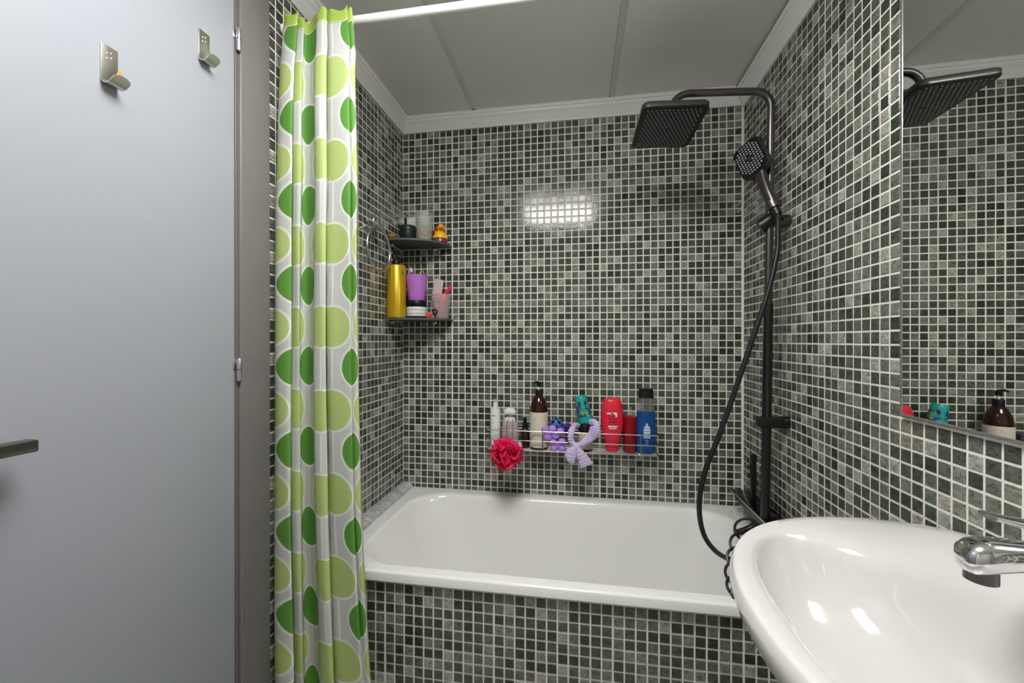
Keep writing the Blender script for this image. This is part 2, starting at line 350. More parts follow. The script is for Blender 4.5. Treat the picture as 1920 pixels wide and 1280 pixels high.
def grid(a_lo, a_hi, b_lo, b_hi, a_first, r_first, pa=P, skip=None):
    """columns k start at a_first + k*pa; rows r span heights Z0-(r+1)P .. Z0-rP shifted by r_first"""
    out = []; h = (pa-P*.165)/2; g = P*.0825
    k = math.floor((a_lo-a_first)/pa)-1
    while a_first+k*pa < a_hi:
        x0, x1 = max(a_first+k*pa+g, a_lo), min(a_first+(k+1)*pa-g, a_hi)
        if (k-8) % 11 == 0: x0 += .0009
        if (k-8) % 11 == 10: x1 -= .0009
        if x1-x0 > .004:
            r = math.floor((Z0-b_hi)/P-r_first)-1
            while Z0-(r+r_first)*P > b_lo:
                y1, y0 = min(Z0-(r+r_first)*P-g, b_hi), max(Z0-(r+1+r_first)*P+g, b_lo)
                if y1-y0 > .004 and not (skip and skip((x0+x1)/2, (y0+y1)/2)): out.append((k, r, x0, x1, y0, y1))
                r += 1
        k += 1
    return out
def inframe(w, m=0):
    d = w-CAM
    if d.dot(fwd) < .05: return False
    x, y = pix(w); return m < x < 1920-m and m < y < 1280-m
def near(w): return -(w-CAM).length

# ------------------------------------------------------------------ room shell
YF = -2.35
def struct(name, label, cat, mb, m, smooth=False, origin=None, **k):
    return tag(mb.build(name, m, smooth=smooth, origin=origin, **k), label, cat, None, 'structure')
floor_ = struct('floor', 'plain grey bathroom floor below the bath panel', 'floor', MB().box((-.1, YF-.1, -.1), (1.5, .1, 0)), 'floor')
wall_back = struct('wall_back', 'green and grey mosaic wall above the back of the bathtub', 'wall', MB().box((-.1, 0, 0), (1.5, .1, CEIL)), 'grout')
wall_left = struct('wall_left', 'narrow mosaic wall left of the bath, partly behind the curtain', 'wall',
                   MB().box((-.1, -.79, 0), (0, 0, CEIL)).box((-.1, -1.75, 2.06), (0, -.79, CEIL)).box((-.1, YF, 0), (0, -1.75, CEIL)), 'grout')
wall_right = struct('wall_right', 'mosaic wall on the right carrying the mirror and shower', 'wall', MB().box((0, YF, 0), (.1, .05, CEIL)), 'grout')
wall_right.location = (XR0, 0, 0); wall_right.rotation_euler = (0, 0, -SR)
wall_right['_o'] = (0,0,0)
wall_front = struct('wall_front', 'plain grey wall opposite the bathtub', 'wall', MB().box((-.1, YF-.1, 0), (1.5, YF, CEIL)), 'plain')
wall_bath = struct('wall_bath', 'mosaic panel closing the front of the bathtub', 'wall', MB().box((0, -.615, 0), (W, -.600, .548)), 'grout')
SINKY = -1.13
bpy.context.view_layer.update()
# back wall
def occl_back(w):
    return inframe(w) and not (w.x < .25 and w.z < 1.72) and not (.38 < w.x < 1.06 and .74 < w.z < .98) and not (w.x > 1.24 and w.z < .72) and w.z > .58
mosaic(wall_back, 0, (Vector((1,0,0)), Vector((0,0,1)), Vector((0,-1,0)), Vector((0,0,0))), grid(.003, W-.003, .548, CORN+.004, 0, 0), occl_back, near)
# left wall: a runs from the corner towards the camera
def vis_left(w): return inframe(w) and (w.y > -.41 or w.y < -.765) and w.z > .6 and not (-.36 < w.y < -.2 and 1.44 < w.z < 1.66)
mosaic(wall_left, 1, (Vector((0,-1,0)), Vector((0,0,1)), Vector((1,0,0)), Vector((0,0,0))), grid(.003, .785, .02, CORN+.004, 0, .17), vis_left, near)
# right wall (rotated with its parent)
def mir_skip(a, b): return (.815 < a < 1.66 and 1.07 < b < 1.93)
def vis_right(w):
    return inframe(w) and not (w.y < -.79 and 1.04 < w.z) and not (w.y < -.80 and w.z < .885) and w.z > .62 and not (-.45 < w.y < -.28)
mosaic(wall_right, 2, (Vector((0,-1,0)), Vector((0,0,1)), Vector((-1,0,0)), Vector((0,0,0))), grid(.003, 2.3, .02, CORN-.004, .173*P, .33, P*.991, mir_skip), vis_right, near)
def vis_bath(w):
    x, y = pix(w); return inframe(w) and x > 700 and y < 1280 and x < 1360+max(0, (y-1120))*.9
mosaic(wall_bath, 3, (Vector((1,0,0)), Vector((0,0,1)), Vector((0,-1,0)), Vector((0,-.615,0))), grid(.003, W-.003, .0, .546, 0, 0), vis_bath, near)

# ceiling: panels with joint strips
ceiling = struct('ceiling', 'grey panelled ceiling above the bath with joint strips', 'ceiling', MB().box((-.1, YF-.1, CEIL+.004), (1.5, .1, CEIL+.1)), 'dark')
for x0, x1 in ((-.02, .318), (.3345, .873), (.8935, 1.42)):
    MB().box((x0, YF, CEIL), (x1, .02, CEIL+.006), .0012).build('ceiling_panel', 'ceil', ceiling)
for x0, x1 in ((.3186, .3340), (.8740, .8930)):
    MB().box((x0, YF, CEIL-.0006), (x1, -.036, CEIL+.004), .0008).build('joint_strip', 'strip', ceiling)
for x0, x1 in ((.3186, .3340), (.8735, .8760), (.8912, .8935)):
    MB().box((x0, -.0425, CEIL-.0012), (x1, -.0365, CEIL+.002)).build('strip_end', 'dark', ceiling)
MB().box((.322, -.64, CEIL-.004), (.329, -.632, CEIL)).build('clip', 'dark', ceiling)
# cornice: moulded profile swept along three walls
prof = [(0, CORN-.0), (.006, CORN-.001), (.008, CORN+.006), (.020, CORN+.030), (.027, CORN+.038), (.029, CORN+.046), (.033, CORN+.047), (.034, CEIL-.004), (.036, CEIL-.0015), (.037, CEIL), (0, CEIL)]
def cornice(name, label, run):
    A, B, n, mi0, mi1 = run; A, B, n = Vector(A), Vector(B), Vector(n); t = (B-A).normalized()
    R = []
    for q, mi in ((A, mi0), (B, -mi1)):
        R.append([q+n*d+t*(d*mi)+Vector((0, 0, z)) for d, z in prof])
    return struct(name, label, 'cornice', MB().rings(R), 'corn')
cornice('trim_1', 'pale cornice between the back wall and the ceiling', ((0, 0, 0), (W, 0, 0), (0, -1, 0), 1, 1))
cornice('trim_2', 'pale cornice running along the left wall above the curtain', ((0, 0, 0), (0, YF, 0), (1, 0, 0), 1, 0))
cornice('trim_3', 'pale cornice along the right wall above the mirror', ((XR0, 0, -.008), (XR(YF), YF, -.008), (-1, 0, 0), 1, 0))

# ceiling light (behind and above the camera's view; seen only as reflections)
cl = thing('ceiling_light', 'square white ceiling light panel reflected in the back wall tiles', 'ceiling light', (.62, -1.33, CEIL))
LX0, LX1, LY0, LY1 = .385, .855, -1.490, -1.040; LD = .055
MB().rings([ring(LX0+.006, LX1-.006, LY0+.006, LY1-.006, .010, CEIL-.008), ring(LX0, LX1, LY0, LY1, .012, CEIL-LD+.010)], True, False, False).build('side_diffuser', 'lamp2', cl)
MB().rings([ring(LX0, LX1, LY0, LY1, .012, CEIL-LD+.0098), ring(LX0+.004, LX1-.004, LY0+.004, LY1-.004, .010, CEIL-LD+.002), ring(LX0+.012, LX1-.012, LY0+.012, LY1-.012, .004, CEIL-LD)], True, False, True).build('diffuser', 'lamp', cl)
MB().rings([ring(LX0+.002, LX1-.002, LY0+.002, LY1-.002, .01, CEIL-.0078), ring(LX0+.002, LX1-.002, LY0+.002, LY1-.002, .01, CEIL-.0005)]).build('base_tray', 'whitep', cl)

# ------------------------------------------------------------------ door
door = thing('door_1', 'flat blue-grey painted door with two steel hooks', 'door', (0, -1.3, 0), kind='structure')
MB().box((-.045, -1.70, .008), (.004, -.884, 2.02), .002).build('door_leaf', 'door', door)
MB().box((-.06, -.876, 0), (.012, -.788, 2.075), .003).build('door_frame', 'frame', door)
MB().box((-.05, -.8838, 0), (.006, -.876, 2.02), .001).build('frame_rebate', 'frame2', door)
MB().box((-.06, -1.80, 2.022), (.012, -.876, 2.075), .003).build('door_frame', 'frame', door)
MB().box((-.06, -1.80, 0), (.012, -1.702, 2.022), .003).build('door_frame', 'frame', door)
for zc in (1.856, 1.126):
    h = MB().lathe([(.0002, -.026), (.0046, -.025), (.0052, -.002), (.0052, -.0005)], (.012, -.881, zc), 14).lathe([(.0052, .0005), (.0052, .022), (.0040, .0245), (.0002, .025)], (.012, -.881, zc), 14).build('hinge', 'hinge', door)
    MB().box((.003, -.8895, zc+.001), (.006, -.8835, zc+.023), .0008).build('hinge_leaf', 'hinge', h)
    MB().lathe([(.0056, -.0006), (.0056, .0006)], (.012, -.881, zc), 14).build('washer', 'dark', h)
hl = MB().box((.030, -1.40, 1.0440), (.050, -1.243, 1.0600), .002); lev = hl.build('door_handle', 'handle', door)
MB().lathe([(.010, 0), (.010, .036)], (.004, -1.385, 1.052), 16, M4=Matrix.Rotation(PI/2, 4, 'Y')).build('handle_neck', 'handle', lev)
MB().lathe([(.026, 0), (.026, .008)], (.003, -1.385, 1.052), 24, M4=Matrix.Rotation(PI/2, 4, 'Y')).build('rosette', 'handle', lev)

def hook(y0, z0, label):
    t = thing('wall_hook', label, 'hook', (.004, y0, z0), group='steel hooks on the door'); x = .0045; w = .0245; h = .060; th = .0016
    MB().box((x, y0, z0), (x+th, y0+w, z0+h), .0004).build('back_plate', 'steel', t)
    prof2 = [(x+th/2, z0+.004), (x+.003, z0-.001), (x+.008, z0-.0045), (x+.014, z0-.0045), (x+.019, z0-.0020), (x+.024, z0+.0020), (x+.0300, z0+.0075)]
    pts = catmull([(a, 0, b) for a, b in prof2], 5); R = []
    for i, p in enumerate(pts):
        d = (pts[min(i+1, len(pts)-1)]-pts[max(i-1, 0)]).normalized(); n = Vector((-d.z, 0, d.x))*th/2
        f = i/(len(pts)-1); ww = w*.5 if f < .86 else w*.5*math.sqrt(max(.05, 1-((f-.86)/.14)**2*.9)); yc = y0+w/2
        R.append([Vector((p.x, yc-ww, p.z))+n, Vector((p.x, yc+ww, p.z))+n, Vector((p.x, yc+ww, p.z))-n, Vector((p.x, yc-ww, p.z))-n])
    MB().rings(R).build('hook_lip', 'steel', t, angle=50)
    for dz in (.039, .047):
        for dy in (.009, .015): MB().sphere((x+th, y0+dy, z0+dz+(dy-.009)*.5), .0017, 10, 6, (.5, 1, 1)).build('weld_dimple', 'chrome', t)
    return t
hk = hook(-1.1405, 1.604, 'larger-looking steel door hook farther from the hinge, orange glue showing')
MB().sphere((.0048, -1.1135, 1.6225), .0085, 14, 8, (.25, .8, 1.5)).build('glue_blob', 'orange', hk)
hook(-.9715, 1.754, 'small steel door hook nearest the upper hinge')

# ------------------------------------------------------------------ bathtub and ledge
BX0, BX1, BY0, BY1 = .046, W-.0025, -.635, -.0025
IX0, IX1, IY0, IY1 = .097, 1.300, -.597, -.055
def ir(i, r, z, l=0): return ring(IX0+i+l, IX1-i, IY0+i, IY1-i, r, z)
R = [ring(BX0, BX1, BY0, BY1, .006, .534), ring(BX0, BX1, BY0, BY1, .006, .5545), ring(BX0+.0012, BX1-.001, BY0+.0015, BY1-.001, .006, .5584), ring(BX0+.004, BX1-.003, BY0+.0045, BY1-.003, .006, .5600), ring(BX0+.008, BX1-.006, BY0+.009, BY1-.006, .008, .5602),
     ir(-.008, .12, .5602), ir(-.003, .13, .5602), ir(.0, .135, .5596), ir(.004, .14, .5575), ir(.008, .142, .553), ir(.011, .143, .546), ir(.014, .145, .535, .002),
     ir(.030, .145, .40, .035), ir(.045, .135, .27, .09), ir(.06, .125, .205, .13), ir(.10, .10, .182, .17), ir(.20, .04, .178, .25)]
bath = thing('bathtub', 'white enamelled bathtub built in behind the mosaic panel', 'bathtub', ((BX0+BX1)/2, BY0/2, .18))
MB().rings(R, True, False, True).build('tub_shell', 'enamel', bath, angle=60)
MB().lathe([(.022, .179), (.022, .182), (.018, .183), (.0002, .1825)], (1.18, -.318, 0), 20).build('drain', 'chrome', bath)
pl = [(0, .5775), (.028, .5790), (.034, .5775), (.046, .5645), (.0475, .556), (0, .556)]
tag(MB().prism([(x+.0005, -.003, z) for x, z in pl], (0, -.632, 0)).build('bath_ledge', 'marble', smooth=False, origin=(.02, -.3, .56)), 'grey marble strip along the left end of the bathtub', 'ledge', None, 'structure')

# ------------------------------------------------------------------ washbasin
sink = thing('washbasin', 'large white ceramic washbasin mounted below the mirror', 'washbasin', (1.33, SINKY, .66))
NS = 96
def outer(t, s=1.0, dx=0):
    # D shaped plan, flat against the wall
    a, b, n, xc = .343*s, .342*s, 2.22, 1.307+dx
    c_, s_ = math.cos(t), math.sin(t)
    x = -a*math.copysign(abs(c_)**(2/n), c_); y = b*math.copysign(abs(s_)**(2/n), s_)
    xx = xc+x if x <= 0 else xc+min(x*.19, XR(SINKY+y)-.0025-.0008-xc)
    return xx, SINKY+y
def inner(t, s=1.0):
    a, b, n = .128*s, .250*s, 2.4; xc = 1.145+.008*(1-s)
    c_, s_ = math.cos(t), math.sin(t)
    return xc-a*math.copysign(abs(c_)**(2/n), c_), SINKY+b*math.copysign(abs(s_)**(2/n), s_)
def rise(x, y):
    u = min(1, max(0, (x-1.235)/.11)); u = u*u*(3-2*u); return u*.058*max(0, 1-((y-SINKY)/.335)**2)
def sring(fn, z, withrise=1.0):
    out = []
    for k in range(NS):
        x, y = fn(2*PI*k/NS); out.append(Vector((x, y, z+withrise*rise(x, y))))
    return out
def mixr(t, f, s=1.0):
    a, b = outer(t), inner(t, s); return lerp(a[0], b[0], f), lerp(a[1], b[1], f)
R = [sring(lambda t: outer(t, .36, .025), .650, 0), sring(lambda t: outer(t, .55, .02), .680, .1), sring(lambda t: outer(t, .76, .012), .725, .3), sring(lambda t: outer(t, .91, .004), .772, .6),
     sring(lambda t: outer(t, .983), .810, .85), sring(lambda t: outer(t, 1.0), .832, 1), sring(lambda t: outer(t, .996), .842, 1), sring(lambda t: outer(t, .985), .8485, 1),
     sring(lambda t: mixr(t, .14), .851), sring(lambda t: mixr(t, .35), .850), sring(lambda t: mixr(t, .62), .8475), sring(lambda t: mixr(t, .80), .844), sring(lambda t: mixr(t, .92), .838),
     sring(lambda t: inner(t), .828, .6), sring(lambda t: inner(t, .965), .812, .3), sring(lambda t: inner(t, .91), .786, 0), sring(lambda t: inner(t, .80), .752, 0), sring(lambda t: inner(t, .62), .726, 0), sring(lambda t: inner(t, .38), .712, 0), sring(lambda t: inner(t, .14), .706, 0)]
MB().rings(R).build('basin_body', 'ceramic', sink, angle=70)
MB().lathe([(.021, .7065), (.021, .709), (.016, .7105), (.0002, .7095)], (1.150, SINKY, 0), 20).build('drain', 'chrome', sink)
MB().lathe([(.001, -.004), (.010, -.003), (.0105, 0), (.008, .001)], (1.262, SINKY, .79), 16, M4=Matrix.Rotation(-PI/2, 4, 'Y')).build('overflow_ring', 'chrome', sink)
# faucet
fa = thing('basin_tap', 'chrome mixer tap standing on the white washbasin', 'tap', (1.315, SINKY, .900))
fz = .900; FX = 1.316
MB().lathe([(.026, 0), (.026, .006), (.0225, .012), (.022, .050), (.0225, .058), (.018, .064), (.0002, .066)], (FX, SINKY, fz), 28).build('tap_body', 'chrome', fa)
R = []
for x, zc, hw, hh in ((FX, fz+.036, .020, .018), (FX-.03, fz+.043, .0195, .0165), (FX-.06, fz+.047, .019, .0155), (FX-.085, fz+.0475, .0195, .0165), (FX-.104, fz+.046, .020, .0185), (FX-.116, fz+.0435, .0195, .0185), (FX-.124, fz+.041, .0165, .016), (FX-.1285, fz+.040, .010, .010), (FX-.1295, fz+.040, .003, .003)):
    R.append([Vector((x, SINKY+hw*math.copysign(abs(math.cos(a))**.8, math.cos(a)), zc+hh*math.copysign(abs(math.sin(a))**.8, math.sin(a)))) for a in [2*PI*k/28 for k in range(28)]])
MB().rings(R).build('spout', 'chrome', fa, angle=60)
MB().lathe([(.0145, 0), (.0145, .014), (.013, .016)], (FX-.1095, SINKY, fz+.0165), 24).build('aerator', 'gun', fa)
MB().rings([[Vector((FX+.012-u*.115, SINKY+(.016-.004*u)*math.cos(a), fz+.077+.014*u*u+(.007-.003*u)*math.sin(a))) for a in [2*PI*k/16 for k in range(16)]] for u in [i/10 for i in range(11)]]).build('lever', 'chrome', fa, angle=60)
# mirror
mi = thing('mirror', 'large frameless mirror on the mosaic wall above the washbasin', 'mirror', (XR(-1.2)-.006, -1.2, 1.047))
mi.rotation_euler = (0, 0, -SR)
def mirror_box(y0, y1, z0, z1, x0, x1): return MB().box((x0, y0, z0), (x1, y1, z1), .0006)
def mloc(o): o.parent = mi; o.location = (0, 0, 0); return o
MB().box((-.0035, -.40, .0055), (.0042, .4005, .86)).build('glass', 'mirror', smooth=False)
g = bpy.data.objects['glass']; mloc(g)
for a, b in (((-.0045, -.40, 0), (.004, .4055, .0055)), ((-.0045, .4005, .0055), (.004, .4055, .86))):
    o = MB().box(a, b, .001).build('edge_strip', 'edge'); mloc(o)

# ------------------------------------------------------------------ shower column
PX, PT, PB = 1.3125, Vector((1.3125, -.3720, 1.875)), Vector((1.3125, -.3380, .670))
def pole(z): return PB.lerp(PT, (z-PB.z)/(PT.z-PB.z))
sc_ = thing('shower_column', 'black shower column with square rain head on the right wall', 'shower column', (1.36, -.34, .64))
MB().tube([pole(.655), pole(.95), pole(1.30)], .0128, 16).build('lower_pole', 'gun2', sc_)
arc = [pole(1.20), pole(1.5), pole(1.86)]
E_ = Vector((1.045, -.375, 1.925)); T_ = Vector((1.3125, -.374, 1.925)); rr = .05
arc = [pole(1.29), pole(1.5), pole(1.7), pole(1.86)]
for k in range(9):
    a = k/8*PI/2; arc.append(Vector((1.3125-rr+rr*math.cos(a), -.373, 1.876+rr*math.sin(a))))
TL = math.radians(3.3)
def tilt(p):                      # the arm and head lean up a little towards the room
    d = Vector(p)-Vector((1.2625, -.374, 1.926)); c_, s_ = math.cos(TL), math.sin(TL)
    return Vector((1.2625+d.x*c_+d.z*s_, p[1], 1.926-d.x*s_+d.z*c_))
arc += [tilt((1.2, -.374, 1.926)), tilt((1.10, -.375, 1.926))]
for k in range(8):
    a = PI/2+k/7*PI/2; arc.append(tilt((1.083+.047*math.cos(a), -.375, 1.879+.047*math.sin(a))))
arc.append(tilt((1.036, -.375, 1.860)))
MB().tube(arc, .0104, 16).build('riser_arm', 'gun', sc_, angle=60)
hx0, hx1, hy0, hy1, hz = .9365, 1.1185, -.487, -.238, 1.8255
def hring(i, z, r=.022): return [tilt(q) for q in ring(hx0+i, hx1-i, hy0+i, hy1-i, max(.004, r-i), z)]
rh = MB().rings([hring(.0, hz+.003), hring(0, hz+.016), hring(.003, hz+.019), hring(.03, hz+.021), hring(.075, hz+.026)]).build('rain_head', 'gun', sc_, angle=50)
MB().rings([hring(.0012, hz+.0028), hring(.0018, hz+.0005), hring(.004, hz)], True, False, True).build('spray_face', 'blackp', rh, angle=50)
nz = MB(); rows = 19; cols = 13
for i in range(rows):
    for j in range(cols):
        x = lerp(hx0+.018, hx1-.018, (j+(.5 if i % 2 else 0))/(cols-.5)); y = lerp(hy0+.018, hy1-.018, i/(rows-1))
        if (x-(hx0+hx1)/2)**2+(y-(hy0+hy1)/2)**2 < .007**2: continue
        nz.lathe([(.0027, .0006), (.0024, -.0012), (.0014, -.0020)], tilt((x, y, hz)), 7)
nz.build('spray_nozzles', 'nozzle', rh)['kind'] = 'stuff'
MB().lathe([(.014, -.006), (.017, .004), (.017, .012), (.012, .02)], tilt((1.036, -.375, hz+.026)), 20).build('swivel_joint', 'gun', sc_)
# lower wall bracket
zb = .946; pb = pole(zb)
br = MB().box((pb.x-.026, pb.y-.0165, zb-.0155), (XR(pb.y)-.018, pb.y+.0165, zb+.0155), .004).build('wall_bracket', 'black', sc_)
MB().lathe([(.019, 0), (.019, .017)], (XR(pb.y)-.0185, pb.y, zb), 20, M4=Matrix.Rotation(PI/2, 4, 'Y')).build('bracket_foot', 'black', br)
# upper wall bracket (behind the slider)
zu = 1.545; pu = pole(zu)
sl = MB().lathe([(.0185, -.030), (.0215, -.029), (.0215, .029), (.0185, .030)], (pu.x, pu.y, zu), 22, M4=Matrix.Rotation(math.radians(58), 4, Vector((.35, .94, 0)))).build('slider', 'black', sc_)
MB().lathe([(.016, 0), (.018, .004), (.018, .0315)], (XR(pu.y)-.034, pu.y+.01, zu), 20, M4=Matrix.Rotation(PI/2, 4, 'Y')).build('upper_foot', 'gun', sc_)
# mixer body, glass shelf, knobs
zm = .628
mb_ = MB().box((1.318, -.372, zm-.022), (1.352, -.105, zm+.018), .006).build('mixer_body', 'black', sc_)
for yy in (-.300, -.175):
    MB().lathe([(.026, 0), (.026, .006), (.016, .010), (.016, .026)], (XR(yy)-.0015, yy, zm), 22, M4=Matrix.Rotation(-PI/2, 4, 'Y')).build('wall_flange', 'black', mb_)
MB().box((1.300, -.366, zm+.0185), (1.3685, -.094, zm+.0255), .0015).build('glass_shelf', 'glassk', sc_)
MB().box((1.2975, -.3665, zm+.0195), (1.2998, -.0935, zm+.0255), .0008).build('shelf_edge', 'edge', sc_)
MB().box((1.322, -.352, zm+.0255), (1.343, -.330, zm+.040), .003).build('pole_socket', 'black', sc_)
MB().lathe([(.019, 0), (.021, .004), (.020, .026), (.016, .030)], (1.335, -.372, zm), 22, M4=Matrix.Rotation(PI/2, 4, 'X')).build('temperature_knob', 'black', sc_)
MB().box((1.322, -.418, zm+.016), (1.348, -.380, zm+.046), .005).build('knob_lever', 'black', sc_)
MB().lathe([(.019, 0), (.021, .004), (.020, .022), (.016, .026)], (1.335, -.105, zm), 22, M4=Matrix.Rotation(-PI/2, 4, 'X')).build('diverter_knob', 'black', sc_)
MB().tube(catmull([(1.332, -.235, zm-.018), (1.318, -.236, zm-.045), (1.285, -.238, zm-.062), (1.262, -.240, zm-.070)], 5), .010, 12).build('bath_spout', 'black', sc_)

# hand shower
hb = at(1453, 395, -.425); hc = at(1405, 297, -.372); ax = (hc-hb).normalized()
nrm = Vector((-.80, -.58, -.18)); nrm = (nrm-ax*nrm.dot(ax)).normalized(); sd = ax.cross(nrm).normalized()
HM = Matrix((sd, ax, nrm)).transposed().to_4x4(); HM.translation = hc
hs = thing('hand_shower', 'black hand shower with square head resting in the slider', 'hand shower', hb)
def hsring(w, l, r, z, yc=0): return [HM @ Vector((x, y+yc, z)) for x, y in rrect(-w, w, -l, l, r, 6)]
hhd = MB().rings([hsring(.041, .051, .016, -.002), hsring(.0435, .0535, .018, -.006), hsring(.0435, .0535, .018, -.021), hsring(.039, .049, .018, -.028), hsring(.020, .030, .012, -.031)]).build('shower_head', 'gun', hs, angle=50)
MB().rings([hsring(.0415, .0515, .016, -.0022), hsring(.0405, .0505, .016, 0)], True, False, True).build('spray_face', 'blackp', hhd)
nz = MB()
for i in range(-4, 5):
    for j in range(-5, 6):
        x, y = i*.0084, j*.0084
        if abs(x)+abs(y) > .060 or abs(x) > .036 or abs(y) > .044 or x*x+y*y < .0085**2: continue
        p = HM @ Vector((x, y, .0005)); nz.box(p-Vector((.0019,)*3), p+Vector((.0019,)*3))
nz.build('spray_nozzles', 'nozzle', hhd)['kind'] = 'stuff'
MB().lathe([(.0075, .0), (.0075, .001), (.0055, .0014), (.0052, .0003)], (0, 0, 0), 18, M4=HM).build('center_ring', 'gun', hhd)
pts = [HM @ Vector((0, y, z)) for y, z in ((-.035, -.014), (-.058, -.014), (-.085, -.011), (-.115, -.008), (-.150, -.006), (-.172, -.006))]
R = []
for (p, w, d) in zip(pts, (.020, .017, .0145, .0140, .0140, .0135), (.009, .010, .012, .0125, .013, .0125)):
    R.append([p+sd*(w*math.copysign(abs(math.cos(a))**.7, math.cos(a)))+nrm*(d*math.copysign(abs(math.sin(a))**.7, math.sin(a))) for a in [2*PI*k/20 for k in range(20)]])
MB().rings(R).build('handle', 'gun', hs, angle=50)
pe = HM @ Vector((0, -.172, -.006)); pf = HM @ Vector((0, -.20, -.006))
MB().tube([HM @ Vector((0, -.168, -.006)), pf], [.0125, .0105], 18).build('hose_nut', 'black', hs)
cp = HM @ Vector((0, -.164, -.006))
MB().tube([cp+ax*.006, cp-ax*.014], [.0185, .0170], 20).build('holder_cup', 'gun', sc_)
hp = [(1456, 398), (1459, 430), (1457, 475), (1441, 545), (1416, 620), (1385, 712), (1350, 812), (1323, 880), (1311, 945), (1319, 1000), (1343, 1034), (1372, 1048), (1395, 1040)]
HY = [pf.y, -.425, -.428, -.43, -.43, -.43, -.43, -.43, -.43, -.42, -.40, -.36, -.32]
path = [pf]+[at(x, y, Y) for (x, y), Y in zip(hp[1:], HY[1:])]+[Vector((1.335, -.30, .585)), Vector((1.337, -.292, .606))]
tag(MB().tube(catmull(path, 8), .0072, 12).build('shower_hose', 'hose', origin=path[-1]), 'black shower hose hanging in a long loop over the bath', 'hose')
# small upright bar on the shelf
ub = thing('shower_squeegee', 'black upright bar with two round knobs on the mixer shelf', 'squeegee', (1.331, -.205, .654))
MB().box((1.3225, -.213, .6538), (1.3385, -.196, .812), .002).build('bar', 'black', ub)
for z in (.769, .740): MB().lathe([(.0062, 0), (.0062, .006), (.005, .008)], (1.3225, -.205, z), 16, M4=Matrix.Rotation(-PI/2, 4, 'Y')).build('knob', 'blackp', ub)
# coiled hose
turns = 6; ctr = catmull([at(1400, 980, -.40), at(1390, 1012, -.45), at(1383, 1045, -.50), at(1380, 1078, -.54), at(1386, 1106, -.585), at(1400, 1122, -.612)], 33)
cpts = []; n_ = len(ctr)
for i, c0 in enumerate(ctr):
    a = 2*PI*turns*i/(n_-1); cpts.append(c0+Vector((math.cos(a)*.026, math.sin(a)*.012, math.sin(a)*.016)))
cpts = [Vector((1.330, -.335, .600)), Vector((1.31, -.36, .63))]+cpts
tag(MB().tube(cpts, .0036, 8).build('coiled_hose', 'hose', origin=cpts[0]), 'thin black coiled hose between the mixer and the washbasin', 'hose')

# ------------------------------------------------------------------ shower rod and curtain
RY, RZ = -.7280, 1.9910
rod = thing('curtain_rod', 'white shower curtain rod below the ceiling', 'curtain rod', (.7, RY, RZ))
MB().tube([(.006, RY, RZ), (XR(RY)-.0075, RY, RZ)], .0108, 20).build('tube', 'rod', rod)
for x, d in ((.0022, 1), (XR(RY)-.0025, -1)):
    MB().lathe([(.0145, 0), (.0145, .004), (.0130, .006), (.0130, .016)], (x, RY, RZ), 22, M4=Matrix.Rotation(d*PI/2, 4, 'Y')).build('end_cap', 'rod', rod)
PATH = [(517,-.762,.012), (515,-.776,.0214), (522,-.786,.029), (535,-.789,.0415), (543,-.787,.050), (545.5,-.781,.056), (543,-.765,.085), (541,-.752,.11), (544,-.758,.130),
        (546,-.764,.1395), (554,-.769,.150), (561,-.768,.158), (563,-.762,.163), (564,-.750,.175), (570,-.742,.193), (579,-.742,.219), (586,-.752,.243), (588.5,-.762,.254),
        (589,-.775,.268), (592,-.783,.281), (601,-.788,.292), (609,-.786,.303), (612,-.779,.31), (610,-.760,.34), (606,-.745,.375), (609,-.750,.40),
        (611,-.759,.4185), (616,-.767,.427), (624,-.772,.438), (637,-.776,.457), (651,-.780,.478), (657,-.780,.487), (659,-.776,.497), (657.5,-.769,.512), (659,-.767,.527), (665,-.769,.541), (671,-.766,.557), (673,-.755,.575)]
v3 = catmull([Vector((at(x, 690, Y).x, Y, u)) for x, Y, u in PATH], 5)
XL = [(.10, .016), (.5, .014), (1.1, .014), (1.45, .016), (1.6, .019), (1.75, .022), (1.86, .026), (1.93, .034), (2.0, .042)]
XW = [(.10, .262), (.35, .247), (.55, .234), (.75, .222), (1.1, .2145), (1.6, .206), (1.80, .197), (1.90, .192), (1.945, .182), (2.0, .172)]
CY = [(.1, -.757), (1.6, -.757), (1.9, -.760), (2.0, -.761)]
KY = [(.1, 1.15), (.5, 1.05), (1.1, 1.0), (1.7, .9), (1.9, .72), (2.0, .62)]
zs = [.16+i*(1.932-.16)/110 for i in range(111)]+[1.9345+.0075*i for i in range(1, 8)]
me = bpy.data.meshes.new('fabric'); vs = []; uvs = []; nu = len(v3)
for z in zs:
    xl, xw, ky = table(XL, z), table(XW, z), table(KY, z); sw = .004*math.sin(z*5.1)
    for i, q in enumerate(v3):
        f = i/(nu-1); fx = (q.x-.014)/.2145
        wob = .0016*math.sin(z*7+i*.25)*(1 if z < 1.9 else .3)
        zz = z
        if f > .955: zz = z-.030*min(1, (f-.955)/.02)*max(0, (z-1.75)/.25)
        if z > 1.93: zz = z+.007*math.sin(i*.33)*(z-1.93)/.07
        cy_ = table(CY, z); vs.append((xl+fx*xw+wob*.4, cy_+(q.y+.757)*ky+sw*.3+wob*.6, zz)); uvs.append((q.z, z-1.0218))
fs = []
for j in range(len(zs)-1):
    for i in range(nu-1): fs.append((j*nu+i, j*nu+i+1, (j+1)*nu+i+1, (j+1)*nu+i))
me.from_pydata(vs, [], fs); uvl = me.uv_layers.new(name='UVMap')
for lp in me.loops: uvl.data[lp.index].uv = uvs[lp.vertex_index]
me.shade_smooth(); me.materials.append(M['curtain'])
cur = thing('shower_curtain', 'gathered white shower curtain with rows of green dots', 'shower curtain', (.12, -.757, .16))
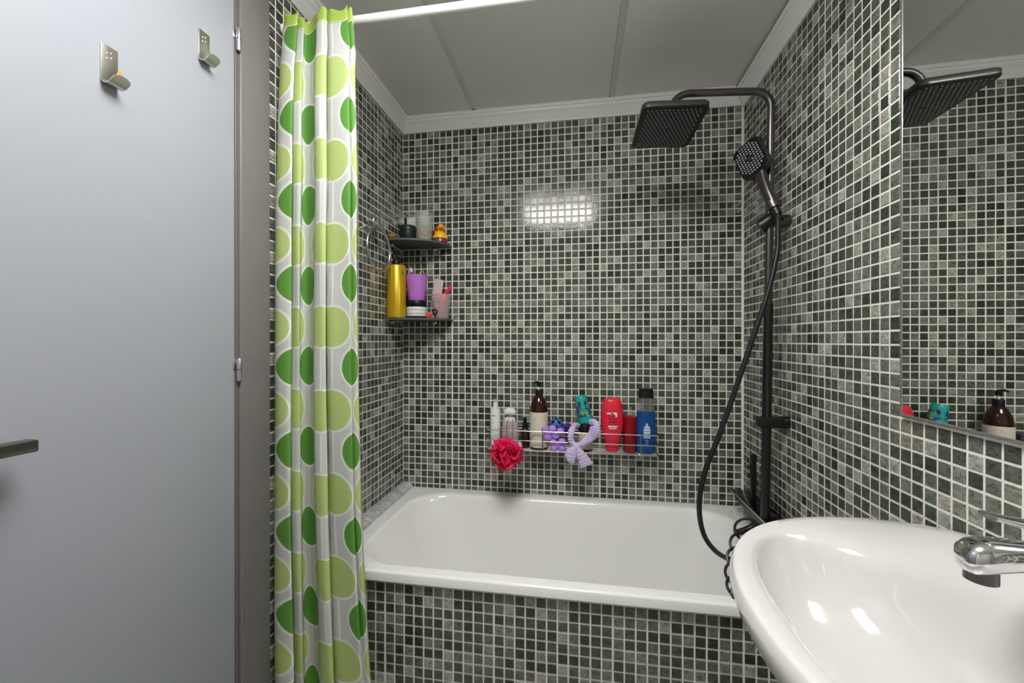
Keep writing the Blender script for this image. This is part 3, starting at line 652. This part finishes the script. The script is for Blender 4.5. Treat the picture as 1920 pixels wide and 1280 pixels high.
fo = bpy.data.objects.new('fabric', me); C.objects.link(fo); fo.parent = cur; fo.location = -Vector(cur.location)
sm = fo.modifiers.new('thickness', 'SOLIDIFY'); sm.thickness = .0008
hem = MB()
for z, i0, i1 in ((1.9285, 0, nu),):
    pass
# seams: stitched hem line under the header
jz = min(range(len(zs)), key=lambda j: abs(zs[j]-1.9555))
hp_ = [Vector(vs[jz*nu+i])+Vector((0, 0, 0)) for i in range(0, nu, 2)]
MB().tube(hp_, .0011, 6).build('hem_seam', 'whitep', cur)

# ------------------------------------------------------------------ towel ring
tr = thing('towel_ring', 'round chrome towel ring on the left wall beside the shelf', 'towel ring', (.002, -.270, 1.615))
MB().lathe([(.026, 0), (.026, .006), (.022, .009), (.011, .012), (.010, .040), (.013, .044), (.013, .052), (.0002, .054)], (.002, -.295, 1.600), 24, M4=Matrix.Rotation(PI/2, 4, 'Y')).build('wall_mount', 'dullchrome', tr)
rc = Vector((.050, -.312, 1.517)); MB().tube([rc+Vector((.004*math.sin(a), .0765*math.sin(a), .0775*math.cos(a))) for a in [2*PI*k/56 for k in range(57)]], .0050, 12, cap=False).build('ring', 'dullchrome', tr)
MB().tube([Vector((.03+.0*a, -.288+.028*math.cos(a), 1.618+.032*math.sin(a))) for a in [k/28*PI for k in range(29)]], .0026, 8).build('hook_loop', 'dullchrome', tr)

# ------------------------------------------------------------------ corner shelves
def corner_shelf(z, rad, m, label):
    t = thing('corner_shelf', label, 'shelf', (.1, -.09, z-.008), group='corner shelves')
    pl_ = [(.0022, -.0022), (rad*1.10, -.0022)]
    for k in range(17):
        a = k/16*PI/2; pl_.append((.0022+rad*1.10*math.cos(a)**.85, -.0022-rad*.88*math.sin(a)**.85))
    pl_.append((.0022, -rad*.88)); pl_ = [q for i, q in enumerate(pl_) if i == 0 or (Vector(q)-Vector(pl_[i-1])).length > 1e-4]
    MB().prism([(x, y, z-.007) for x, y in pl_], (0, 0, .007)).build('shelf_plate', m, t, smooth=False)
    for c_, ax_ in (((.150, -.0022, z-.012), 'X'), ((.0022, -.125, z-.012), 'Y')):
        MB().lathe([(.010, 0), (.010, .016), (.007, .018)], c_, 18, M4=Matrix.Rotation(PI/2, 4, ax_)).build('shelf_clip', 'chrome', t)
    return t
S1, S2 = 1.592, 1.280
corner_shelf(S1, .200, 'smoke', 'upper smoked glass corner shelf holding the rubber duck')
corner_shelf(S2, .205, 'smoke', 'lower smoked glass corner shelf holding the gold bottle')
def lathe_thing(name, label, cat, c, parts, group=None):
    t = thing(name, label, cat, c, group)
    last = None
    for p in parts:
        nm, prof_, m = p[:3]; kw = p[3] if len(p) > 3 else {}
        par = kw.pop('parent', None)
        last = MB().lathe(prof_, c, kw.pop('n', 28), **kw).build(nm, m, t, angle=40, origin=c)
    return t
# upper shelf
lathe_thing('cream_jar', 'squat black-green jar on the upper corner shelf', 'jar', (.069, -.104, S1), [('pot', [(.0002, 0), (.031, 0), (.0325, .002), (.0325, .040)], 'dkjar'), ('lid', [(.0330, .0405), (.0335, .042), (.0335, .061), (.032, .063), (.0002, .063)], 'dkjar')])
bx = thing('soap_carton', 'pale cream carton with dark side behind the black jar', 'box', (.058, -.045, S1))
MB().box((.046, -.062, S1), (.088, -.034, S1+.112), .001).build('carton', 'cream', bx); MB().box((.034, -.062, S1), (.0455, -.034, S1+.113), .001).build('dark_sleeve', 'dkjar', bx)
tb = thing('tumbler', 'tall frosted tumbler on the upper corner shelf', 'tumbler', (.133, -.088, S1))
MB().lathe([(.0002, 0), (.027, 0), (.0285, .002), (.0375, .117), (.0365, .117), (.0275, .004), (.0002, .003)], (.133, -.088, S1), 32, cap=False).build('cup_wall', 'frost', tb)
for k, (dx, dy, z, r, m) in enumerate(((-.008, -.004, .018, .013, 'green'), (.008, .006, .016, .011, 'green'), (.004, -.010, .034, .012, 'beak'), (-.009, .006, .040, .011, 'beak'), (.009, .004, .053, .012, 'green'))):
    tag(MB().sphere((.133+dx, -.088+dy, S1+z), r, 14, 8).build('small_toy', m, origin=(.133, -.088, S1)), ['lime toy ball low inside the frosted tumbler', 'second lime toy ball at the tumbler bottom', 'orange toy ball in front inside the tumbler', 'orange toy ball at left inside the tumbler', 'lime toy ball on top inside the tumbler'][k], 'toy', 'toy balls in the tumbler')
dk = Vector((.186, -.048, S1)); du = thing('rubber_duck', 'yellow rubber duck with orange beak on the upper shelf', 'rubber duck', dk)
def ds(name, m, *a, **k): return MB().sphere(*a, **k).build(name, m, du)
MB().lathe([(.0002, 0), (.027, 0), (.031, .006), (.030, .017), (.026, .021)], dk, 24).build('rose_base', 'rose', du)
MB().lathe([(.0245, .020), (.0305, .021), (.0315, .026), (.0305, .031), (.0245, .032)], dk, 24).build('ring_band', 'duckr', du)
MB().lathe([(.0265, .0315), (.025, .040), (.018, .050), (.010, .056), (.0002, .058)], dk, 24).build('body', 'duck', du)
ds('head', 'duck', dk+Vector((.006, -.004, .066)), .0165, 18, 12)
ds('beak', 'beak', dk+Vector((.012, -.019, .060)), .0085, 14, 8, (1.2, 1.0, .75))
for sx in (-.003, .017): ds('eye', 'blackp', dk+Vector((sx, -.0175, .071)), .0022, 10, 6)
MB().rings([[dk+Vector((-.020-.008*u, .002+.008*math.cos(a)*(1-u), .046+.020*u+.008*math.sin(a)*(1-u*.9))) for a in [2*PI*k/12 for k in range(12)]] for u in (0, .4, .8, .98)]).build('tail', 'duck', du)
lathe_thing('shampoo_bottle', 'dull rose bottle behind the rubber duck', 'bottle', (.1655, -.0235, S1), [('body', [(.0002, 0), (.018, 0), (.019, .003), (.019, .060), (.014, .068)], 'redglass'), ('cap', [(.0125, .069), (.0125, .078), (.0002, .079)], 'rose')])
tag(MB().sphere((.022, -.150, S1+.0125), .018, 18, 10, (.9, 1.25, .68)).build('pumice_stone', 'tan', origin=(.022, -.150, S1)), 'tan oval pumice behind the towel ring', 'pumice')
tag(MB().sphere((.036, -.106, S1+.011), .015, 18, 10, (.8, 1.0, .72)).build('soap_bar', 'mauve', origin=(.036, -.106, S1)), 'small dark mauve soap left of the black jar', 'soap')
# lower shelf
gp = (.0400, -.150, S2)
lathe_thing('pump_bottle', 'tall gold cylindrical pump bottle on the lower shelf', 'bottle', gp, [
    ('body', [(.0002, 0), (.0355, 0), (.0375, .002), (.0375, .203), (.036, .207), (.020, .209)], 'gold'), ('collar', [(.0135, .2095), (.0135, .233), (.011, .236)], 'blackp'),
    ('pump_stem', [(.005, .2365), (.005, .252)], 'blackp'), ('pump_head', [(.010, .2525), (.012, .256), (.012, .266), (.0002, .268)], 'blackp')])
MB().box((gp[0]+.0345, gp[1]-.022, S2+.168), (gp[0]+.0352, gp[1]-.012, S2+.184)).build('printed_mark', 'tan', None).hide_render = False
o = bpy.data.objects['printed_mark']; t_ = [x for x in C.objects if x.name.startswith('pump_bottle')][0]; o.parent = t_; o.location = -Vector(t_.location); 
jp = (.1075, -.108, S2)
lathe_thing('cream_jar', 'dark glass jar with white printed label under the purple cup', 'jar', jp, [('pot', [(.0002, 0), (.038, 0), (.040, .003), (.040, .046), (.037, .049)], 'dkjar'), ('label', [(.0402, .008), (.0404, .0085), (.0404, .0445), (.0402, .045)], 'paper', dict(cap=False)), ('lid', [(.0405, .0495), (.041, .051), (.041, .069), (.0395, .071), (.0002, .071)], 'blackp')])
cp_ = (.1075, -.108, S2+.0712)
pcp = thing('toothbrush_cup', 'purple plastic cup standing on the dark labelled jar', 'cup', cp_)
MB().lathe([(.0002, 0), (.031, 0), (.0325, .002), (.0445, .100), (.0455, .102), (.0435, .1025), (.0315, .004), (.0002, .0035)], cp_, 36, cap=False).build('cup_wall', 'purple', pcp)
def stick(name, label, cat, a, b, r, m, hm=None):
    t = thing(name, label, cat, a); MB().tube([a, b], r, 10).build('stick_handle', m, t)
    if hm: MB().tube([Vector(b)-(Vector(b)-Vector(a)).normalized()*.001, Vector(b)+(Vector(b)-Vector(a)).normalized()*.018], r*1.7, 10).build('brush_head', hm, t)
    return t
cc = Vector(cp_)
stick('toothbrush', 'dark red toothbrush leaning left in the purple cup', 'toothbrush', cc+Vector((.006, .006, .006)), cc+Vector((-.027, .012, .118)), .0034, 'rose', 'cream')
stick('toothbrush', 'tan stick leaning far left in the purple cup', 'stick', cc+Vector((.010, .0, .006)), cc+Vector((-.037, .016, .135)), .0026, 'tan')
lr = thing('rubber_loop', 'lime rubber loop sticking up out of the purple cup', 'loop', cc+Vector((.022, .008, .01)))
MB().tube([cc+Vector((.019+.010*math.cos(a), .008, .105+.018*math.sin(a))) for a in [2*PI*k/28 for k in range(29)]], .0022, 8).build('loop', 'green', lr); MB().tube([cc+Vector((.012, .006, .012)), cc+Vector((.019, .008, .087))], .0022, 8).build('loop_stem', 'green', lr)
tp = Vector((.148, -.026, S2))
ct = thing('cream_tube', 'pale pink tube standing behind the purple cup', 'tube', tp)
TM = Matrix.Rotation(math.radians(9), 4, 'Y')
MB().rings([[tp+TM @ Vector((r1*math.cos(a), r2*math.sin(a), z)) for a in [2*PI*k/24 for k in range(24)]] for r1, r2, z in ((.0165, .0165, .003), (.0175, .0175, .006), (.0185, .0175, .03), (.0205, .013, .075), (.0215, .006, .098), (.0215, .002, .104))]).build('tube_body', print_mat('tube_print', srgb(215, 195, 200), srgb(120, 100, 110), 60, .3, .4, .5, 150), ct)
MB().rings([[tp+TM @ Vector((x, y, z)) for x, y in rrect(-.0205, .0205, -.006, .006, .003, 4)] for z in (.104, .118, .120, .170)]).build('tube_end', 'tube', ct, angle=50)
fcp = Vector((.195, -.060, S2)); fc = thing('tumbler', 'small frosted cup with pink contents on the lower shelf', 'tumbler', fcp)
MB().lathe([(.0002, 0), (.0285, 0), (.030, .002), (.0415, .100), (.0405, .100), (.029, .004), (.0002, .003)], fcp, 32, cap=False).build('cup_wall', 'frostp', fc)
rz = thing('razor', 'hot pink razor handle sticking out of the frosted cup', 'razor', fcp+Vector((-.005, 0, .006)))
MB().tube(catmull([fcp+Vector((-.006, 0, .006)), fcp+Vector((.008, -.002, .07)), fcp+Vector((.024, -.004, .108)), fcp+Vector((.046, -.006, .133))], 5), [.012]*4+[.015]*4+[.0075]*7+[.0045], 12).build('razor_handle', 'pink', rz, angle=60)
MB().box(fcp+Vector((-.020, -.012, .085)), fcp+Vector((.012, .004, .104)), .004).build('razor_head', 'pink', rz)
fl = Vector((.160, -.106, S2+.0135)); fw = thing('hair_scrunchie', 'small red and purple pompon in front of the frosted cup', 'pompon', fl-Vector((0,0,.0135)))
for k in range(7):
    a = 2*PI*k/7; MB().sphere(fl+Vector((.0075*math.cos(a), -.003, .0065*math.sin(a))), .0066, 10, 6).build('petal', 'flower' if k % 2 else 'beak', fw)
tag(MB().tube([fl+Vector((.020+.008*math.cos(a)*(1+.3*math.sin(3*a)), .012, .012+.011*math.sin(a))) for a in [2*PI*k/30 for k in range(31)]], .0032, 8).build('hair_tie', 'blackp', origin=fl-Vector((0,0,.0135))), 'black hair tie left of the frosted cup', 'hair tie')

# ------------------------------------------------------------------ wire basket on the back wall
BZ = .7600; bX0, bX1, bY = .3985, 1.0475, -.112
bk = thing('wire_basket', 'long chrome wire basket fixed to the back wall', 'basket', ((bX0+bX1)/2, -.056, BZ))
def wire(pts, r=.0019, name='wire'): return MB().tube(pts, r, 8).build(name, 'wire', bk)
for dz in (.005, .0425, .080):
    y0 = -.0045; z = BZ+dz
    wire([(bX0, y0, z), (bX0, bY+.006, z), (bX0+.006, bY, z), (bX1-.006, bY, z), (bX1, bY+.006, z), (bX1, y0, z)], .0020 if dz < .07 else .0023, 'rail')
    wire([(bX0, y0, z), (bX1, y0, z)], .0017, 'rear_rail')
for x in (bX0+.22, bX0+.40, bX0+.585):
    wire([(x, -.0045, BZ+.08), (x, -.0045, BZ), (x, bY+.004, BZ), (x, bY, BZ+.004), (x, bY-.0022, BZ+.082)], .0019, 'upright')
for k in range(8):
    y = -.014-k*.012; wire([(bX0, y, BZ+.001), (bX1, y, BZ+.001)], .0014, 'floor_wire')
for x in (bX0+.1, bX1-.1): MB().box((x-.012, -.0045, BZ+.03), (x+.012, -.0018, BZ+.06), .001).build('wall_plate', 'chrome', bk)
IZ = BZ+.0026
def iz(py): return .7539+(848-py)*.00205
def rel(py): return iz(py)-IZ
def elli(name, label, cat, x, y, parts, group=None):
    return lathe_thing(name, label, cat, (x, y, IZ), parts, group)
elli('lotion_bottle', 'slim white bottle at the left end of the wire basket', 'bottle', .4235, -.062, [
    ('body', [(.0002, 0), (.0195, 0), (.0205, .002), (.0205, rel(770)), (.019, rel(768)), (.0002, rel(767.6))], 'whitel'), ('nozzle', [(.0098, rel(767.4)), (.0090, rel(757)), (.0088, rel(756)), (.0002, rel(755.6))], 'whitep'), ('tip', [(.0075, rel(755.4)), (.0070, rel(750)), (.0002, rel(749.6))], 'frost')])
cbx = thing('micellar_bottle', 'clear rounded bottle with white dome cap in the basket', 'bottle', (.4835, -.062, IZ)); co = (.4835, -.062, IZ)
MB().lathe([(.0002, 0), (.030, 0), (.0335, .006), (.0345, .04), (.033, rel(806)), (.028, rel(794)), (.018, rel(788)), (.0115, rel(786))], co, 30, 1, .62).build('body', 'lilac', cbx, origin=co)
MB().lathe([(.021, rel(792)), (.0225, rel(790)), (.019, rel(786)), (.0118, rel(784.5))], co, 30, 1, .7, cap=False).build('shoulder_ring', 'whitep', cbx, origin=co)
MB().lathe([(.0105, rel(786)), (.0105, rel(778))], co, 24).build('neck', 'clear', cbx, origin=co)
MB().lathe([(.008, rel(779)), (.0235, rel(777)), (.025, rel(774)), (.020, rel(769)), (.010, rel(766.6)), (.0002, rel(766))], co, 30, 1, .7).build('dome_cap', 'whitep', cbx, origin=co)
elli('dropper_bottle', 'small black dropper bottle left of the amber bottle', 'bottle', .5435, -.055, [('body', [(.0002, 0), (.0165, 0), (.0175, .002), (.0175, rel(812)), (.011, rel(807))], 'amber'), ('cap', [(.0115, rel(806.5)), (.0105, rel(796)), (.0075, rel(795))], 'blackp'), ('rubber_bulb', [(.0072, rel(794.8)), (.0072, rel(787)), (.004, rel(784)), (.0002, rel(783.6))], 'blackp')])
ab = (.6000, -.060, IZ)
am = lathe_thing('pump_bottle', 'large amber pump bottle with beige label in the basket', 'bottle', ab, [
    ('body', [(.0002, 0), (.0345, 0), (.0365, .003), (.0365, rel(774)), (.0355, rel(766)), (.031, rel(756)), (.022, rel(746)), (.0155, rel(741.5))], 'amber', dict(n=36)),
    ('label', [(.0367, rel(839)), (.0369, rel(838.6)), (.0369, rel(772.4)), (.0367, rel(772))], 'label', dict(n=36, cap=False)), ('collar', [(.0150, rel(742)), (.0150, rel(731)), (.013, rel(729.5))], 'blackp'), ('stem', [(.0045, rel(730)), (.0045, rel(724))], 'whitep'),
    ('pump_head', [(.008, rel(724)), (.0085, rel(717)), (.0002, rel(714.5))], 'blackp')])
MB().tube([(ab[0]+.002, ab[1], iz(717)), (ab[0]-.012, ab[1]-.006, iz(715)), (ab[0]-.021, ab[1]-.010, iz(717.5))], [.006, .0045, .003], 10).build('pump_spout', 'blackp', am, origin=ab)
tag(MB().lathe([(.0002, 0), (.0095, 0), (.0100, .002), (.0100, .026), (.0080, .028), (.0002, .0285)], (.5260, -.094, IZ), 20).build('cap', 'whitep', origin=(.526, -.094, IZ)), 'small white cap between the red puff and dropper bottle', 'cap')
bb = Vector((.668, -.048, iz(797.5))); tbll = thing('toy_ball', 'blue toy ball with black patches behind the purple sponge', 'ball', bb-Vector((0,0,.0255)))
MB().sphere(bb, .0255, 24, 16).build('ball_surface', 'blueball', tbll)
for a, e in ((-.6, .55), (.55, .5), (-.05, -.25), (.1, 1.25), (1.3, .0)):
    d = Vector((math.sin(a)*math.cos(e), -math.cos(a)*math.cos(e), math.sin(e))); q = d.to_track_quat('Z', 'Y').to_matrix().to_4x4(); q.translation = bb+d*.0237
    MB().lathe([(.0072, 0), (.0072, .0012), (.004, .0022), (.0002, .0025)], (0,0,0), 5+1, M4=q).build('patch', 'blackp', tbll)
# the ball sits on a small dark block hidden behind the sponge
tag(MB().box((.655, -.060, IZ), (.683, -.034, bb.z-.0258), .003).build('support_block', 'dviolet', origin=(.668, -.048, IZ)), 'violet support block under the blue toy ball', 'block')
sp = thing('bath_sponge', 'lilac knobbly bath sponge at the basket front', 'sponge', (.657, -.090, IZ))
for (px, py, r) in ((1020, 804, .0150), (1034, 803, .0165), (1025, 818, .0185), (1040, 815, .0170), (1049, 807, .0150), (1036, 829, .0165), (1052, 827, .0165), (1037, 839, .0150), (1052, 839, .0150), (1044, 833, .0150)):
    MB().sphere((.787+(px-1100)*.00205+.0035, -.092, iz(py)+.002), r, 16, 10, (1, .8, .92)).build('lobe', 'violet', sp)
def puff(name, label, cat, c, R0, m, n, seed, group=None):
    t = thing(name, label, cat, c-Vector((0, 0, R0*.8))); r = random.Random(seed)
    # layered ruffles: each petal is a wavy strip bent around the ball
    for k in range(n):
        d = Vector((r.gauss(0, 1), r.gauss(0, 1)-.5, r.gauss(0, 1))).normalized(); u = d.orthogonal().normalized(); u = Matrix.Rotation(r.uniform(0, 6.3), 3, d) @ u; w = d.cross(u)
        mb = MB(); rows = []; L_ = R0*r.uniform(.70, 1.05); amp = R0*.17; ph = r.uniform(0, 6)
        for i in range(11):
            s = (i/10-.5)*2; row = []
            for j in range(5):
                h = j/4; q = d*(R0*(.45+.55*h)*(1-.22*s*s))+u*(s*L_*(.55+.45*h))+w*(amp*h*math.sin(s*3.4+ph)+amp*.45*h*math.sin(s*7.5+ph*2)); row.append(c+q)
            rows.append(row)
        mb.rings(rows, False, False, False); o = mb.build('ruffle', m, t, angle=80, fix=False); md = o.modifiers.new('t', 'SOLIDIFY'); md.thickness = .0006
    MB().sphere(c, R0*.62, 18, 12).build('core', m, t)
    return t
pc = at(950, 850, -.180)
pf_ = puff('mesh_sponge', 'raspberry red mesh bath puff hanging on the basket front', 'bath puff', pc, .0560, 'mesh', 34, 5)
for dx in (-.012, .012): MB().tube(catmull([pc+Vector((dx*.4, 0, .03)), (pc.x+dx*.8, -.119, BZ+.05), (pc.x+dx, -.117, iz(800)), (pc.x+dx*.6+.001, -.100, iz(783))], 5), .0011, 6).build('cord', 'string', pf_)
vc = at(1063, 802, -.055); vt = puff('mesh_sponge', 'dark violet net puff between the toy ball and teal cup', 'bath puff', vc, .0200, 'dviolet', 16, 8)
# bottle under the teal cup, cup, headband
bo = (.7815, -.058, IZ)
lathe_thing('conditioner_bottle', 'beige bottle with black cap under the teal cup', 'bottle', bo, [('base', [(.0002, 0), (.0285, 0), (.029, .002), (.029, .008)], 'blackp'), ('body', [(.029, .0083), (.029, rel(811)), (.027, rel(808))], 'beige'), ('cap', [(.0275, rel(807.6)), (.0275, rel(794)), (.026, rel(793)), (.0002, rel(792.8))], 'blackp')])
TM = Matrix.Rotation(math.radians(-13), 4, 'Y'); tcb = Vector((.7845, -.058, iz(793)+.0072)); tc_ = thing('drinking_cup', 'teal printed cup turned upside down and tilted over a bottle', 'cup', tcb)
MB().lathe([(.0300, 0), (.0305, .003), (.0290, .022)], tcb, 36, M4=TM, cap=False).build('cup_rim', 'teal', tc_, origin=tcb)
MB().lathe([(.0290, .022), (.0238, .083)], tcb, 36, M4=TM, cap=False).build('printed_band', 'tealp', tc_, origin=tcb)
MB().lathe([(.0238, .083), (.0222, .1000), (.0205, .1025), (.0185, .1000), (.0002, .0995)], tcb, 36, M4=TM, cap=False).build('cup_base', 'teal', tc_, origin=tcb)
HBY = -.128
def hb_pts(l): return [at(x, y, Y) for x, y, Y in l]
hbd = thing('headband', 'lavender towelling headband knotted over the basket wire', 'headband', at(1082, 840, HBY))
def band(name, pts, w, th, ribs=True):
    pts = catmull(pts, 18); R = []
    for i, p in enumerate(pts):
        t = (pts[min(i+1, len(pts)-1)]-pts[max(i-1, 0)]).normalized(); nn = Vector((0, -1, 0)); s_ = t.cross(nn).normalized(); f = i/(len(pts)-1)
        ww = w(f)*(1+(.07*math.sin(i*1.15) if ribs else .03*math.sin(i*.5))); tt = th*(1+(.22*math.sin(i*1.15) if ribs else .1*math.sin(i*.7)))
        R.append([p+s_*(ww*math.cos(a))+nn*(tt*math.sin(a)) for a in [2*PI*k/14 for k in range(14)]])
    MB().rings(R).build(name, 'lav', hbd, angle=70)
band('band_right', hb_pts([(1100, 800, -.050), (1109, 793, -.085), (1115, 797, -.115), (1115, 808, HBY), (1108, 818, HBY), (1095, 829, HBY), (1083, 836, HBY)]), lambda f: .012+.010*math.sin(PI*f)-.004*f, .010)
band('band_left', hb_pts([(1090, 800, -.055), (1079, 798, -.095), (1071, 810, HBY), (1071, 826, HBY), (1080, 836, HBY)]), lambda f: .009+.003*math.sin(PI*f), .008)
band('bow_left', hb_pts([(1081, 838, HBY-.004), (1072, 848, HBY-.006), (1071, 860, HBY-.004), (1075, 867, HBY)]), lambda f: .007+.014*math.sin(PI*min(1, f*1.05))**.8, .008, False)
band('bow_right', hb_pts([(1082, 838, HBY-.004), (1088, 850, HBY-.006), (1095, 862, HBY-.004), (1100, 872, HBY)]), lambda f: .007+.019*f**.7, .008, False)
MB().sphere(at(1081, 837, HBY-.004), .0105, 14, 10, (1, .8, 1)).build('knot', 'lav', hbd)
# red inverted bottle
rb = Vector((.8835, -.060, IZ)); rbt = thing('shampoo_bottle', 'bright red bottle standing on its cap in the basket', 'bottle', rb)
def esec(prof_, c, n=36, e=2.3):
    R_ = []
    for hw, hd_, z in prof_: R_.append([Vector(c)+Vector((hw*math.copysign(abs(math.cos(a))**(2/e), math.cos(a)), hd_*math.copysign(abs(math.sin(a))**(2/e), math.sin(a)), z)) for a in [2*PI*k/n for k in range(n)]])
    return R_
MB().rings(esec([(.0245, .0165, rel(834)), (.0275, .018, rel(826)), (.034, .021, rel(815)), (.0405, .0235, rel(800)), (.0425, .0245, rel(785)), (.0415, .0245, rel(770)), (.038, .023, rel(757)), (.0335, .021, rel(749)), (.029, .018, rel(745)), (.022, .013, rel(743.5))], rb)).build('body', 'red', rbt, angle=50, origin=rb)
MB().rings(esec([(.013, .010, 0), (.018, .014, .001), (.0225, .0158, .006), (.0242, .0165, rel(835))], rb)).build('flip_cap', 'red', rbt, angle=50, origin=rb)
MB().box(rb+Vector((-.016, -.0252, rel(790))), rb+Vector((.016, -.0243, rel(775))), .0002).build('printed_text', 'redlab', rbt, origin=rb)
for x0, x1, y0, y1 in ((-.021, .003, 772.2, 769.4), (-.004, .0165, 772.4, 768.6), (.010, .0165, 777, 772.6), (-.018, .019, 796.0, 793.5), (-.013, .014, 799.5, 797.6)):
    MB().box(rb+Vector((x0, -.0253, rel(y0))), rb+Vector((x1, -.0243, rel(y1))), .0002).build('white_print', 'whiteink', rbt, origin=rb)
elli('shower_oil', 'dark red slim bottle between the red and blue bottles', 'bottle', .9505, -.058, [
    ('body', [(.0002, 0), (.0235, 0), (.025, .002), (.025, rel(779)), (.0245, rel(777)), (.010, rel(775))], 'dred'), ('neck', [(.0095, rel(775.5)), (.0095, rel(770)), (.0105, rel(769.5)), (.0105, rel(767.5))], 'clear'), ('nozzle', [(.0075, rel(767.2)), (.007, rel(760)), (.0002, rel(759.6))], 'clear')])
bg = Vector((1.0090, -.060, IZ)); bgt = thing('shower_gel', 'blue shower gel bottle with black cap at the right end', 'bottle', bg)
MB().rings(esec([(.028, .018, 0), (.0345, .022, .003), (.0362, .0245, .02), (.0362, .025, .06), (.036, .0245, rel(785)), (.0325, .0235, rel(765.5))], bg)).build('gel_body', 'blue', bgt, angle=50, origin=bg)
MB().rings(esec([(.0325, .0235, rel(765.3)), (.0305, .0225, rel(754)), (.0295, .0215, rel(745)), (.024, .019, rel(741.5))], bg)).build('clear_shoulder', 'clear', bgt, angle=50, origin=bg)
MB().rings(esec([(.0285, .020, rel(741)), (.0275, .0195, rel(738)), (.0255, .018, rel(724.5)), (.0245, .017, rel(724))], bg, e=3.5)).build('black_cap', 'blackp', bgt, angle=40, origin=bg)
lb = MB().prism([bg+Vector((x, -.0256, rel(y))) for x, y in ((-.012, 814), (.012, 814), (.012, 796), (.008, 792), (.0035, 790), (.0035, 786), (-.0035, 786), (-.0035, 790), (-.008, 792), (-.012, 796))], (0, .0006, 0)).build('printed_label', 'bluelab', bgt, smooth=False, origin=bg)
for x0, x1, y0, y1 in ((-.0045, -.0025, 829, 818), (.0020, .0040, 829, 817), (-.007, .007, 819, 817.4), (-.0035, .0045, 823, 821.8)):
    MB().box(bg+Vector((x0, -.0257, rel(y0))), bg+Vector((x1, -.0248, rel(y1))), .0002).build('logo_stroke', 'blulog', bgt, origin=bg)
